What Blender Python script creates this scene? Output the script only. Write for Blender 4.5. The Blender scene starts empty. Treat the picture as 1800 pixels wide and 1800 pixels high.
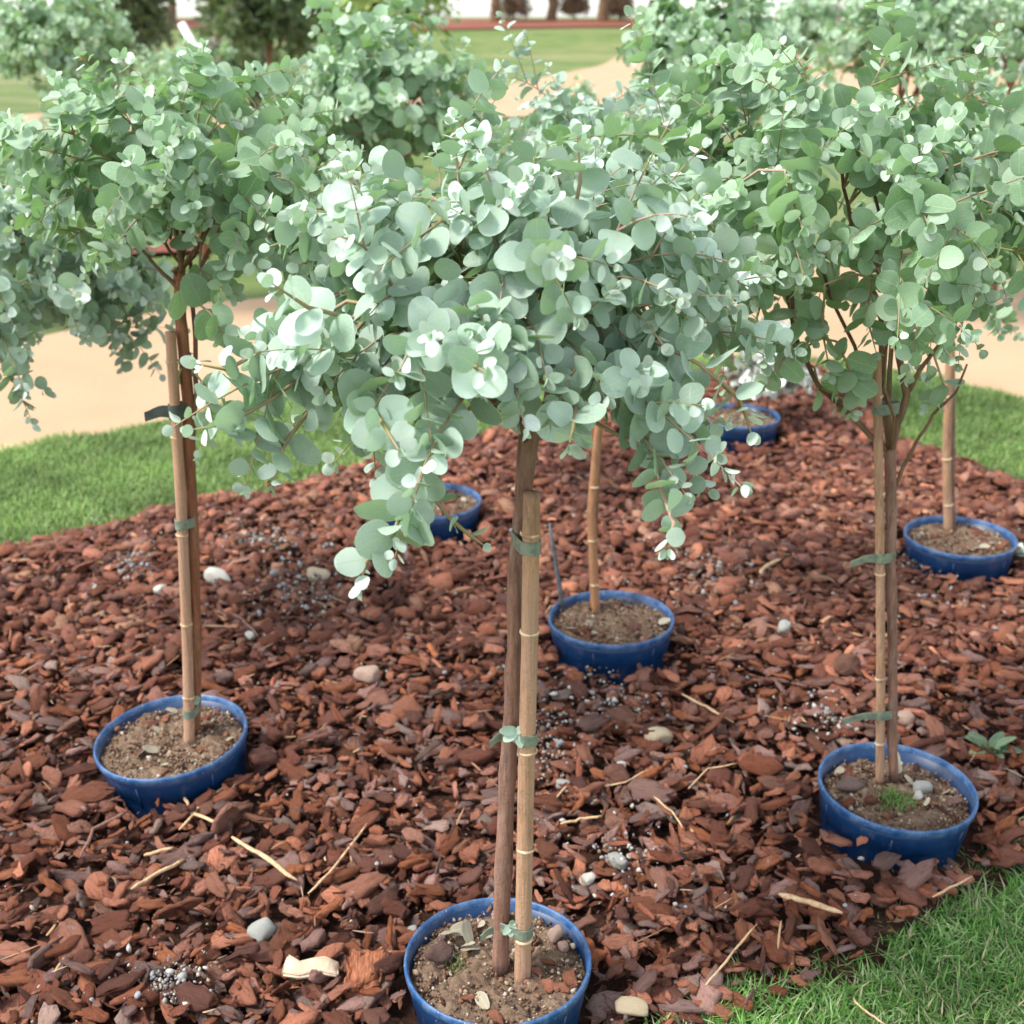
import bpy, bmesh, math, random
import numpy as np
from mathutils import Vector, Matrix, noise

S = bpy.context.scene
C = S.collection
# ------------------------------------------------------------------ camera
F = 2200.0            # focal length in pixels of the 1800 px photograph
PITCH = math.radians(21.6)
CAMZ = 1.58
cam_d = bpy.data.cameras.new('camera')
cam = bpy.data.objects.new('camera', cam_d); C.objects.link(cam)
cam.location = (0, 0, CAMZ)
cam.rotation_euler = (math.pi/2 - PITCH, 0, 0)
cam_d.sensor_width = 36; cam_d.lens = 36*F/1800
cam_d.clip_start = 0.05; cam_d.clip_end = 3000
cam_d.dof.use_dof = True
cam_d.dof.focus_distance = 1.84
cam_d.dof.aperture_fstop = 5.2
S.camera = cam

# ------------------------------------------------------------------ light: bright, thinly overcast day
SUN_EL, SUN_AZ = 54, -108         # azimuth from +Y towards +X: high on the left, a little behind the camera
w = bpy.data.worlds.new('World'); S.world = w; w.use_nodes = True
nt = w.node_tree; nt.nodes.clear()
sky = nt.nodes.new('ShaderNodeTexSky'); sky.sky_type = 'NISHITA'; sky.sun_disc = False
sky.sun_elevation = math.radians(SUN_EL); sky.sun_rotation = math.radians(SUN_AZ)
sky.air_density = 1.0; sky.dust_density = 1.0; sky.ozone_density = 1.0
hsv = nt.nodes.new('ShaderNodeHueSaturation'); hsv.inputs['Saturation'].default_value = 0.35
bg = nt.nodes.new('ShaderNodeBackground'); bg.inputs['Strength'].default_value = 0.15
wo = nt.nodes.new('ShaderNodeOutputWorld')
nt.links.new(sky.outputs[0], hsv.inputs['Color']); nt.links.new(hsv.outputs[0], bg.inputs[0]); nt.links.new(bg.outputs[0], wo.inputs[0])
sd = bpy.data.lights.new('sun', 'SUN'); sd.energy = 2.0; sd.angle = math.radians(12); sd.color = (1, 0.955, 0.89)
so = bpy.data.objects.new('sun', sd); C.objects.link(so)
el, az = math.radians(SUN_EL), math.radians(SUN_AZ)
sdir = Vector((math.sin(az)*math.cos(el), math.cos(az)*math.cos(el), math.sin(el)))
so.rotation_euler = sdir.to_track_quat('Z', 'Y').to_euler()
S.view_settings.view_transform = 'Standard'; S.view_settings.look = 'None'
S.view_settings.exposure = 1.46; S.view_settings.gamma = 1
S.view_settings.use_curve_mapping = False

rnd = random.Random(11)
rng = np.random.default_rng(11)

# ------------------------------------------------------------------ pixel -> world helpers
cp, sp_ = math.cos(PITCH), math.sin(PITCH)
def ray(px, py):
    u, v = (px-900)/F, (900-py)/F
    return Vector((u, cp + v*sp_, -sp_ + v*cp))
def at_z(px, py, z=0.0):
    d = ray(px, py); t = (z-CAMZ)/d.z
    return Vector((d.x*t, d.y*t, z))
def at_y(px, py, Y):
    d = ray(px, py); t = Y/d.y
    return Vector((d.x*t, Y, CAMZ + d.z*t))
def project(P):                     # numpy (n,3) -> px, py, depth
    x = P[:, 0]; y = P[:, 1]; z = P[:, 2]-CAMZ
    dep = y*cp - z*sp_; up = y*sp_ + z*cp
    dd = np.maximum(dep, 1e-3)
    return 900 + F*x/dd, 900 - F*up/dd, dep

# ------------------------------------------------------------------ tags and object helpers
def tag(o, label=None, cat=None, group=None, kind=None):
    if label: o['label'] = label
    if cat: o['category'] = cat
    if group: o['group'] = group
    if kind: o['kind'] = kind
    return o
def empty(name, loc, label, cat, group=None):
    o = bpy.data.objects.new(name, None); C.objects.link(o); o.location = loc
    o.empty_display_size = 0.05
    return tag(o, label, cat, group)
def link(name, me, parent=None, kind=None):
    o = bpy.data.objects.new(name, me); C.objects.link(o)
    if parent: o.parent = parent
    if kind: o['kind'] = kind
    return o

class MB:
    """collects vertices and faces of one mesh"""
    def __init__(s): s.v = []; s.f = []
    def tube(s, pts, radii, n=8, cap=True, rough=0.0):
        pts = [Vector(p) for p in pts]; base = len(s.v)
        up = Vector((0.3, 0.9, 0.2)).normalized()
        for i, p in enumerate(pts):
            t = (pts[min(i+1, len(pts)-1)] - pts[max(i-1, 0)]).normalized()
            a = t.cross(up)
            if a.length < 1e-3: a = t.cross(Vector((1, 0, 0)))
            a.normalize(); b = t.cross(a)
            for k in range(n):
                an = 2*math.pi*k/n
                r = radii[i]*(1 + rough*(rnd.random()-.5))
                s.v.append(p + a*(r*math.cos(an)) + b*(r*math.sin(an)))
        for i in range(len(pts)-1):
            for k in range(n):
                k2 = (k+1) % n
                s.f.append((base+i*n+k, base+i*n+k2, base+(i+1)*n+k2, base+(i+1)*n+k))
        if cap:
            s.f.append(tuple(base+k for k in range(n))[::-1])
            s.f.append(tuple(base+(len(pts)-1)*n+k for k in range(n)))
    def add(s, vs, fs):
        b = len(s.v); s.v += [Vector(v) for v in vs]; s.f += [tuple(b+i for i in f) for f in fs]
    def mesh(s, name, mat, off=(0, 0, 0), smooth=True):
        me = bpy.data.meshes.new(name); off = Vector(off)
        me.from_pydata([v-off for v in s.v], [], s.f); me.materials.append(mat)
        if smooth: me.shade_smooth()
        bm = bmesh.new(); bm.from_mesh(me); bmesh.ops.recalc_face_normals(bm, faces=bm.faces); bm.to_mesh(me); bm.free()
        return me
    def build(s, name, mat, parent=None, smooth=True, kind=None):
        off = parent.location if parent else (0, 0, 0)
        return link(name, s.mesh(name, mat, off, smooth), parent, kind)

def np_mesh(name, V, FQ, mat, attrs=None, smooth=True):
    """mesh from numpy: V (n,3); FQ list of (m,k) face arrays, k = 3 or 4"""
    me = bpy.data.meshes.new(name)
    me.vertices.add(len(V)); me.vertices.foreach_set('co', np.ascontiguousarray(V, dtype=np.float32).ravel())
    loops = np.concatenate([f.ravel() for f in FQ]).astype(np.int32)
    tot = np.concatenate([np.full(len(f), f.shape[1], dtype=np.int32) for f in FQ])
    start = np.concatenate([[0], np.cumsum(tot)[:-1]]).astype(np.int32)
    me.loops.add(len(loops)); me.loops.foreach_set('vertex_index', loops)
    me.polygons.add(len(tot)); me.polygons.foreach_set('loop_start', start); me.polygons.foreach_set('loop_total', tot)
    me.update(calc_edges=True)
    if smooth: me.polygons.foreach_set('use_smooth', np.ones(len(tot), dtype=bool))
    for k, a in (attrs or {}).items():
        if a.shape[1] == 4:
            at = me.attributes.new(k, 'FLOAT_COLOR', 'POINT'); at.data.foreach_set('color', np.ascontiguousarray(a, dtype=np.float32).ravel())
        else:
            at = me.attributes.new(k, 'FLOAT_VECTOR', 'POINT'); at.data.foreach_set('vector', np.ascontiguousarray(a, dtype=np.float32).ravel())
    me.materials.append(mat)
    return me

# ------------------------------------------------------------------ materials
class NT:
    def __init__(s, name):
        s.m = bpy.data.materials.new(name); s.m.use_nodes = True; s.t = s.m.node_tree
        s.t.nodes.clear(); s.out = s.n('ShaderNodeOutputMaterial')
    def n(s, typ, **kw):
        nd = s.t.nodes.new(typ)
        for k, v in kw.items(): setattr(nd, k, v)
        return nd
    def l(s, a, b): s.t.links.new(a, b)
    def val(s, sock, v):
        if isinstance(v, bpy.types.NodeSocket): s.l(v, sock)
        else: sock.default_value = v
    def noise(s, vec, scale, detail=3, rough=.55):
        nd = s.n('ShaderNodeTexNoise'); s.l(vec, nd.inputs['Vector'])
        nd.inputs['Scale'].default_value = scale; nd.inputs['Detail'].default_value = detail; nd.inputs['Roughness'].default_value = rough
        return nd.outputs['Fac']
    def ramp(s, fac, stops):
        nd = s.n('ShaderNodeValToRGB'); s.l(fac, nd.inputs[0]); e = nd.color_ramp.elements
        while len(e) < len(stops): e.new(0.5)
        for i, (p, c) in enumerate(stops): e[i].position = p; e[i].color = (*c, 1)
        return nd.outputs[0]
    def mix(s, fac, a, b, mode='MIX'):
        nd = s.n('ShaderNodeMix', data_type='RGBA', blend_type=mode)
        s.val(nd.inputs[0], fac)
        for sock, v in ((nd.inputs[6], a), (nd.inputs[7], b)):
            s.val(sock, (*v, 1) if isinstance(v, tuple) and len(v) == 3 else v)
        return nd.outputs[2]
    def math(s, op, a, b=0.0, c=0.0):
        nd = s.n('ShaderNodeMath', operation=op)
        s.val(nd.inputs[0], a); s.val(nd.inputs[1], b); s.val(nd.inputs[2], c)
        return nd.outputs[0]
    def coord(s): return s.n('ShaderNodeTexCoord').outputs['Object']
    def mapping(s, vec, scale):
        nd = s.n('ShaderNodeMapping'); s.l(vec, nd.inputs[0]); nd.inputs['Scale'].default_value = scale
        return nd.outputs[0]
    def attr(s, name): return s.n('ShaderNodeAttribute', attribute_name=name)
    def bump(s, h, strength=.5, dist=.002):
        nd = s.n('ShaderNodeBump'); s.l(h, nd.inputs['Height'])
        nd.inputs['Strength'].default_value = strength; nd.inputs['Distance'].default_value = dist
        return nd.outputs[0]
    def bsdf(s, col, rough=.7, spec=.5, normal=None, **kw):
        b = s.n('ShaderNodeBsdfPrincipled'); s.val(b.inputs['Base Color'], (*col, 1) if isinstance(col, tuple) else col)
        s.val(b.inputs['Roughness'], rough); b.inputs['Specular IOR Level'].default_value = spec
        if normal: s.l(normal, b.inputs['Normal'])
        for k, v in kw.items(): s.val(b.inputs[k.replace('_', ' ')], v)
        return b.outputs[0]
    def done(s, sh): s.l(sh, s.out.inputs['Surface']); return s.m

def leaf_mat(name, dark, light, young, transl, rough=.55):
    m = NT(name); tint = m.attr('tint'); lc = m.attr('lc')
    sep = m.n('ShaderNodeSeparateColor'); m.l(tint.outputs['Color'], sep.inputs[0])
    sx = m.n('ShaderNodeSeparateXYZ'); m.l(lc.outputs['Vector'], sx.inputs[0])
    base = m.mix(sep.outputs[0], dark, light)
    base = m.mix(sep.outputs[2], base, young)
    # blotches of wax bloom and a few brown specks
    co = m.coord(); n1 = m.noise(co, 38, 4, .65)
    base = m.mix(m.ramp(n1, [(.42, (0, 0, 0)), (.68, (.5, .5, .5))]), base, young)
    sp = m.noise(co, 420, 2); spk = m.math('MULTIPLY', m.math('GREATER_THAN', sp, .70), .45)
    base = m.mix(spk, base, (.16, .12, .06))
    # midrib and veins along the leaf
    ab = m.math('ABSOLUTE', sx.outputs[0])
    rib = m.math('LESS_THAN', ab, .034)
    vein = m.math('SINE', m.math('MULTIPLY', m.math('SUBTRACT', sx.outputs[1], m.math('MULTIPLY', ab, .9)), 48))
    vein = m.math('MULTIPLY', m.math('GREATER_THAN', vein, .93), .13)
    vv = m.math('MAXIMUM', m.math('MULTIPLY', rib, .65), vein)
    base = m.mix(vv, base, (.52, .58, .36))
    base = m.mix(m.math('MULTIPLY', m.math('GREATER_THAN', sx.outputs[2], .93), .45), base, (.66, .70, .56))
    hb = m.n('ShaderNodeHueSaturation'); m.l(base, hb.inputs['Color']); m.l(m.math('MULTIPLY_ADD', sep.outputs[1], .6, .7), hb.inputs['Value'])
    col = hb.outputs[0]
    # underside a little duller
    geo = m.n('ShaderNodeNewGeometry')
    col2 = m.mix(m.math('MULTIPLY', geo.outputs['Backfacing'], .35), col, (.27, .33, .26))
    bs = m.bsdf(col2, rough, .32, m.bump(m.math('ADD', n1, m.math('MULTIPLY', vv, .6)), .35, .0015))
    tr = m.n('ShaderNodeBsdfTranslucent'); m.l(m.mix(.75, col, (.20, .40, .06), 'MIX'), tr.inputs[0])
    mx = m.n('ShaderNodeMixShader'); mx.inputs[0].default_value = transl
    m.l(bs, mx.inputs[1]); m.l(tr.outputs[0], mx.inputs[2])
    return m.done(mx.outputs[0])

M = {}
M['leaf'] = leaf_mat('eucalyptus_leaf', (.22, .36, .25), (.50, .66, .56), (.72, .80, .75), .30, .5)
M['leaf_green'] = leaf_mat('eucalyptus_leaf_green', (.11, .25, .085), (.42, .60, .42), (.66, .78, .66), .36, .52)
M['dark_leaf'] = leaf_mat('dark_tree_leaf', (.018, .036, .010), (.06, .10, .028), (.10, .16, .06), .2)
M['yellow_leaf'] = leaf_mat('yellow_green_leaf', (.16, .26, .03), (.36, .46, .08), (.5, .58, .2), .35)
M['grey_leaf'] = leaf_mat('grey_shrub_leaf', (.20, .19, .17), (.38, .36, .34), (.5, .5, .48), .1)
M['silver_leaf'] = leaf_mat('silver_shrub_leaf', (.5, .53, .5), (.72, .74, .72), (.85, .86, .84), .12)
M['red_leaf'] = leaf_mat('red_shrub_leaf', (.12, .05, .03), (.30, .12, .07), (.4, .2, .14), .2)

def bark_mat(name, a, b, c, grain=(1, 1, .12), sc=160):
    m = NT(name); co = m.coord()
    g = m.noise(m.mapping(co, grain), sc, 5); g2 = m.noise(m.mapping(co, (1, 1, .5)), 22, 3)
    col = m.mix(m.math('MULTIPLY', g, 1), m.ramp(g, [(.3, a), (.7, b)]), m.ramp(g2, [(.4, b), (.65, c)]))
    st_ = m.noise(m.mapping(co, (1, 1, .35)), 30, 5, .75)
    col = m.mix(m.ramp(st_, [(.50, (0, 0, 0)), (.62, (.55, .55, .55))]), col, m.mix(.6, col, (.05, .035, .03)))
    sp_n = m.noise(co, 210, 3)
    col = m.mix(m.math('MULTIPLY', m.math('GREATER_THAN', sp_n, .66), .5), col, a)
    return m.done(m.bsdf(col, .8, .25, m.bump(m.math('ADD', g, m.math('MULTIPLY', sp_n, .5)), .9, .003)))
M['trunk'] = bark_mat('young_trunk_bark', (.075, .036, .022), (.24, .125, .085), (.31, .20, .16))
M['brown_trunk'] = bark_mat('red_brown_trunk_bark', (.09, .030, .014), (.24, .095, .045), (.30, .15, .085))
M['branch'] = bark_mat('branch_bark', (.07, .035, .02), (.18, .10, .06), (.24, .17, .09))
M['twig'] = NT('twig_bark'); _c = M['twig'].coord()
M['twig'] = M['twig'].done(M['twig'].bsdf(M['twig'].ramp(M['twig'].noise(_c, 9, 2), [(.35, (.24, .20, .07)), (.6, (.36, .25, .19))]), .6, .3))
M['cane'] = bark_mat('bamboo_cane', (.22, .13, .085), (.40, .245, .16), (.47, .26, .13), (1, 1, .03), 240)
M['cane_orange'] = bark_mat('orange_cane', (.22, .10, .05), (.36, .18, .095), (.40, .23, .12), (1, 1, .04), 200)
m = NT('cane_node'); M['cane_node'] = m.done(m.bsdf(m.ramp(m.noise(m.coord(), 60, 3), [(.4, (.30, .19, .10)), (.6, (.58, .44, .28))]), .7))
m = NT('tie_tape'); n_ = m.noise(m.coord(), 90, 3)
M['tie'] = m.done(m.bsdf(m.ramp(n_, [(.35, (.11, .14, .10)), (.65, (.20, .225, .165))]), .65, .3, m.bump(n_, .5, .002)))
m = NT('dark_tie_tape'); M['dark_tie'] = m.done(m.bsdf(m.ramp(m.noise(m.coord(), 60, 3), [(.3, (.035, .045, .04)), (.7, (.07, .085, .075))]), .6))
m = NT('dark_plastic_stake'); M['dark_stake'] = m.done(m.bsdf(m.ramp(m.noise(m.coord(), 60, 3), [(.3, (.05, .06, .065)), (.7, (.12, .13, .14))]), .6))
m = NT('blue_pot_plastic'); co = m.coord(); d1 = m.noise(co, 26, 5, .7); d2 = m.noise(co, 230, 2)
sx = m.n('ShaderNodeSeparateXYZ'); m.l(co, sx.inputs[0])
low = m.math('MULTIPLY', m.math('SUBTRACT', .055, sx.outputs[2]), 9.)
dirt = m.math('MULTIPLY', m.ramp(d1, [(.55, (0, 0, 0)), (.8, (1, 1, 1))]), .3)
bc = m.mix(dirt, m.ramp(m.noise(co, 7, 3), [(.3, (.0015, .020, .072)), (.7, (.003, .036, .115))]), (.16, .16, .16))
bc = m.mix(m.math('MULTIPLY', m.math('GREATER_THAN', d2, .73), .7), bc, (.42, .34, .26))
M['pot'] = m.done(m.bsdf(bc, m.math('MULTIPLY_ADD', d1, .3, .26), .5, m.bump(d1, .2, .002)))
m = NT('blue_pot_lit_rim'); co = m.coord(); d1 = m.noise(co, 40, 5, .7)
bc = m.mix(m.ramp(d1, [(.42, (0, 0, 0)), (.72, (1, 1, 1))]), (.008, .062, .18), (.10, .17, .29))  # rim base blue lifted: light on the lip put into colour; scuffs mixed over
bc = m.mix(m.math('MULTIPLY', m.math('GREATER_THAN', m.noise(co, 150, 2), .70), .8), bc, (.45, .40, .33))
M['rim'] = m.done(m.bsdf(bc, .45, .5, m.bump(d1, .3, .002)))
m = NT('potting_soil'); co = m.coord(); a = m.noise(co, 75, 6, .75); b = m.noise(co, 14, 3)
sc_ = m.mix(m.math('MULTIPLY', b, .7), m.ramp(a, [(.32, (.035, .020, .012)), (.5, (.15, .095, .062)), (.68, (.34, .25, .175))]), (.26, .18, .12))
M['soil'] = m.done(m.bsdf(sc_, .95, .2, m.bump(a, 1, .008)))
m = NT('dark_soil'); co = m.coord(); a = m.noise(co, 40, 6, .7)
M['under'] = m.done(m.bsdf(m.ramp(a, [(.35, (.018, .008, .005)), (.6, (.07, .028, .018)), (.8, (.13, .06, .04))]), .95, .2, m.bump(a, 1, .02)))
m = NT('bark_chip'); tint = m.attr('tint'); co = m.coord()
sep = m.n('ShaderNodeSeparateColor'); m.l(tint.outputs['Color'], sep.inputs[0])
lc = m.attr('lc')
gr = m.noise(m.mapping(lc.outputs['Vector'], (1.5, .22, 1)), 1.5, 6, .75); g2 = m.noise(co, 160, 4, .7); g3 = m.noise(co, 30, 2)
col = m.mix(m.ramp(gr, [(.36, (.85, .85, .85)), (.50, (.0, .0, .0))]), tint.outputs['Color'], m.mix(.55, tint.outputs['Color'], (.03, .012, .008)))
col = m.mix(m.ramp(g3, [(.5, (0, 0, 0)), (.72, (.5, .5, .5))]), col, m.mix(.5, col, (.36, .16, .10)))
col = m.mix(m.math('MULTIPLY', m.math('LESS_THAN', g2, .36), .55), col, (.04, .016, .01))
M['chip'] = m.done(m.bsdf(col, m.math('MULTIPLY_ADD', g2, .5, .45), .22, m.bump(m.math('ADD', gr, m.math('MULTIPLY', g2, .5)), 1.0, .010)))
m = NT('crumb'); tint = m.attr('tint'); a = m.noise(m.coord(), 150, 4)
M['crumb'] = m.done(m.bsdf(m.mix(m.math('MULTIPLY', a, .7), tint.outputs['Color'], m.mix(.6, tint.outputs['Color'], (.05, .03, .02))), .8, .4, m.bump(a, .6, .003)))
def stone_mat(name, a, b, c):
    m = NT(name); co = m.coord(); n1 = m.noise(co, 30, 5, .7); n2 = m.noise(co, 120, 4)
    return m.done(m.bsdf(m.mix(n2, m.ramp(n1, [(.35, a), (.65, b)]), c), .75, .4, m.bump(n2, .8, .004)))
M['grey_stone'] = stone_mat('grey_stone', (.28, .28, .25), (.46, .45, .40), (.38, .39, .36))
M['tan_stone'] = stone_mat('tan_stone', (.40, .30, .17), (.60, .47, .30), (.50, .42, .30))
M['pink_stone'] = stone_mat('pink_stone', (.34, .20, .14), (.52, .44, .38), (.48, .30, .22))
M['white_stone'] = stone_mat('white_stone', (.48, .46, .38), (.68, .66, .58), (.58, .57, .50))
M['straw'] = bark_mat('dry_straw', (.38, .22, .10), (.62, .42, .24), (.66, .48, .30), (1, 1, 1), 120)
M['pale_wood'] = stone_mat('pale_wood', (.42, .30, .19), (.66, .54, .41), (.52, .38, .26))
m = NT('grass_blade'); tint = m.attr('tint')
bs = m.bsdf(tint.outputs['Color'], .5, .35); tr = m.n('ShaderNodeBsdfTranslucent'); m.l(tint.outputs['Color'], tr.inputs[0])
mx = m.n('ShaderNodeMixShader'); mx.inputs[0].default_value = .3; m.l(bs, mx.inputs[1]); m.l(tr.outputs[0], mx.inputs[2])
M['blade'] = m.done(mx.outputs[0])
m = NT('lawn'); co = m.coord(); a = m.noise(co, 1.1, 4); b = m.noise(co, 26, 5, .7)
p_ = m.noise(m.mapping(co, (.25, 1, 1)), .35, 5, .7)
lc_ = m.mix(m.math('MULTIPLY', b, .6), m.mix(m.ramp(p_, [(.48, (0, 0, 0)), (.64, (.85, .85, .85))]), m.ramp(a, [(.35, (.10, .16, .045)), (.6, (.17, .21, .065)), (.75, (.22, .22, .10))]), (.34, .29, .16)), (.07, .13, .03))
M['lawn'] = m.done(m.bsdf(lc_, .9, .2, m.bump(b, 1, .03)))
m = NT('sand_path'); co = m.coord(); a = m.noise(co, .9, 5); b = m.noise(co, 30, 5, .7)
g_ = m.noise(co, 140, 2)
M['sand'] = m.done(m.bsdf(m.mix(m.math('MULTIPLY', m.math('ADD', m.math('MULTIPLY', b, .7), m.math('GREATER_THAN', g_, .64)), .5), m.ramp(a, [(.35, (.40, .262, .155)), (.65, (.46, .315, .20))]), (.37, .25, .155)), .9, .2, m.bump(b, .5, .01)))
m = NT('red_mulch'); co = m.coord(); a = m.noise(co, 24, 5, .75)
M['red_mulch'] = m.done(m.bsdf(m.ramp(a, [(.35, (.05, .018, .012)), (.5, (.22, .075, .045)), (.7, (.36, .15, .10))]), .9, .2, m.bump(a, 1, .03)))
m = NT('white_paint'); M['white'] = m.done(m.bsdf(m.ramp(m.noise(m.coord(), 12, 4), [(.3, (.70, .70, .72)), (.7, (.82, .82, .84))]), .5))
m = NT('white_label'); M['label'] = m.done(m.bsdf(m.ramp(m.noise(m.coord(), 40, 3), [(.3, (.66, .66, .70)), (.7, (.80, .80, .84))]), .4))

# ------------------------------------------------------------------ terrain
def smooth(a, b, x):
    t = min(1, max(0, (x-a)/(b-a))); return t*t*(3-2*t)
def terrain(x, y):
    z = 1.45*smooth(44, 64, y)
    z -= 0.5*smooth(90, 400, y)
    if y > 12: z += .05*(noise.noise(Vector((x*.07, y*.07, 3))))*smooth(12, 30, y)
    return z
def sheet(name, mat, xs, ys, dz=0.0, inside=None):
    V = []; Fc = []
    for y in ys:
        for x in xs: V.append((x, y, terrain(x, y)+dz))
    n = len(xs)
    for j in range(len(ys)-1):
        for i in range(n-1):
            Fc.append((j*n+i, j*n+i+1, (j+1)*n+i+1, (j+1)*n+i))
    me = bpy.data.meshes.new(name); me.from_pydata(V, [], Fc); me.materials.append(mat); me.shade_smooth()
    return tag(link(name, me), kind='structure')
gx = list(np.concatenate([np.linspace(-900, -80, 12), np.linspace(-70, 70, 71), np.linspace(80, 900, 12)]))
gy = list(np.concatenate([np.linspace(-8, 12, 11), np.linspace(14, 90, 77), np.linspace(100, 1500, 20)]))
sheet('lawn_ground', M['lawn'], gx, gy, -0.035)

def ribbon(name, mat, low, up, dz, z_from_terrain=True, nseg=60, step=1.0):
    """strip of ground between a near and a far edge given as picture points on the ground (x in px, y in px)"""
    def edge(pts):
        W = [at_z(px, py, 0) for px, py in pts]
        return W
    L, U = edge(low), edge(up)
    def interp(W, t):
        k = t*(len(W)-1); i = min(int(k), len(W)-2); f = k-i
        return W[i].lerp(W[i+1], f)
    V = []; Fc = []; m_ = 9
    for i in range(nseg+1):
        t = i/nseg; a, b = interp(L, t), interp(U, t)
        wob = .02*a.y
        a = a + Vector((0, wob*noise.noise(Vector((a.x*1.3, 7.1, a.y))), 0)); b = b + Vector((0, wob*noise.noise(Vector((b.x*1.1, 2.1, b.y))), 0))
        for j in range(m_+1):
            p = a.lerp(b, j/m_); V.append((p.x, p.y, terrain(p.x, p.y)+dz))
    for i in range(nseg):
        for j in range(m_):
            q = i*(m_+1)+j; Fc.append((q, q+m_+1, q+m_+2, q+1))
    me = bpy.data.meshes.new(name); me.from_pydata(V, [], Fc); me.materials.append(mat); me.shade_smooth()
    return tag(link(name, me), kind='structure')
ribbon('sand_path', M['sand'],
       [(-1500, 1100), (-700, 930), (0, 785), (260, 738), (450, 700), (700, 660), (1000, 630), (1300, 622), (1500, 632), (1650, 655), (1800, 700), (2500, 860)],
       [(-1500, 780), (-700, 700), (0, 600), (180, 560), (350, 525), (700, 500), (1000, 488), (1300, 470), (1500, 462), (1650, 458), (1800, 470), (2500, 560)], -0.022)
ribbon('far_sand_path', M['sand'],
       [(-1500, 420), (0, 288), (400, 235), (900, 205), (1300, 190), (1800, 190), (2600, 200)],
       [(-1500, 260), (0, 205), (400, 165), (840, 160), (1100, 106), (1700, 108), (2600, 150)], 0.004)
ribbon('far_mulch_bed', M['red_mulch'],
       [(-900, 560), (0, 470), (250, 445), (500, 432)], [(-900, 420), (0, 392), (250, 380), (500, 372)], 0.004)
# red mulch strip on the crest of the rise
V = []; Fc = []
for i in range(41):
    x = -40 + 2*i; a = 57.5 + .8*math.sin(x*.23); b = 66
    for j in range(5):
        y = a + (b-a)*j/4; V.append((x, y, terrain(x, y)+.03))
for i in range(40):
    for j in range(4): q = i*5+j; Fc.append((q, q+5, q+6, q+1))
me = bpy.data.meshes.new('crest_mulch'); me.from_pydata(V, [], Fc); me.materials.append(M['red_mulch'])
tag(link('crest_mulch_bed', me), kind='structure')

# ------------------------------------------------------------------ the bark mulch bed
edge_px = [(-1200, 1240), (-400, 1060), (0, 962), (180, 925), (330, 885), (470, 862), (640, 815), (820, 770), (1000, 715), (1180, 672), (1330, 645), (1420, 638),
           (1480, 665), (1530, 715), (1600, 782), (1700, 812), (1800, 850), (2100, 960), (2300, 1150), (2150, 1300), (1950, 1420),
           (1800, 1500), (1700, 1555), (1600, 1635), (1500, 1690), (1400, 1735), (1300, 1775), (1200, 1815), (1050, 1870), (900, 1950), (600, 2100)]
BED = [at_z(x, y, 0) for x, y in edge_px] + [Vector((-.5, .95, 0)), Vector((-2.2, 1.0, 0)), Vector((-3.2, 1.8, 0))]
BX = np.array([p.x for p in BED]); BY = np.array([p.y for p in BED])
def in_bed(x, y):
    x = np.atleast_1d(x); y = np.atleast_1d(y); c = np.zeros(len(x), bool); n = len(BX); j = n-1
    for i in range(n):
        cond = ((BY[i] > y) != (BY[j] > y)) & (x < (BX[j]-BX[i])*(y-BY[i])/(BY[j]-BY[i]+1e-12)+BX[i])
        c ^= cond; j = i
    return c
def edge_dist(x, y):
    d = np.full(len(x), 9.); n = len(BX)
    for i in range(n):
        ax, ay, bx, by = BX[i], BY[i], BX[(i+1) % n], BY[(i+1) % n]
        t = np.clip(((x-ax)*(bx-ax)+(y-ay)*(by-ay))/((bx-ax)**2+(by-ay)**2+1e-12), 0, 1)
        d = np.minimum(d, np.hypot(x-ax-t*(bx-ax), y-ay-t*(by-ay)))
    return d
_ph = rng.random((10, 3))*6.28
def bed_h(x, y):
    z = np.zeros_like(x)
    for k in range(10):
        f = 2.2*1.38**k; a = .011/1.22**k
        z = z + a*np.sin(f*(x*math.cos(_ph[k, 0])+y*math.sin(_ph[k, 0]))+_ph[k, 1])*np.cos(f*.8*(y*math.cos(_ph[k, 2])-x*math.sin(_ph[k, 2])))
    z = np.where(z < 0, z*.25, z)
    z = z - .032*np.exp(-((x+.78)**2+(y-2.12)**2)/.03) + .020*np.exp(-((x-.75)**2+(y-1.98)**2)/.03)
    return z
POTS = []      # filled below: (x, y, radius)
RIM_Z, POT_R = 0.112, 0.165
pot_px = {'front': (875, 1683, 1.0), 'left': (307, 1289, 1.0), 'right': (1574, 1378, 1.0), 'mid': (1075, 1084, 1.0),
          'backright': (1688, 941, 1.0), 'backleft': (757, 878, 1.0), 'far': (1297, 729, 1.0)}
POS = {}
for k, (px, py, s) in pot_px.items():
    p = at_z(px, py, RIM_Z); POS[k] = Vector((p.x, p.y, 0)); POTS.append((p.x, p.y, POT_R))
POS['offleft'] = Vector((-1.62, 3.0, 0)); POTS.append((-1.62, 3.0, POT_R))
def pot_dist(x, y):
    d = np.full(len(x), 9.)
    for (a, b, r) in POTS: d = np.minimum(d, np.hypot(x-a, y-b)-r)
    return d

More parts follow.
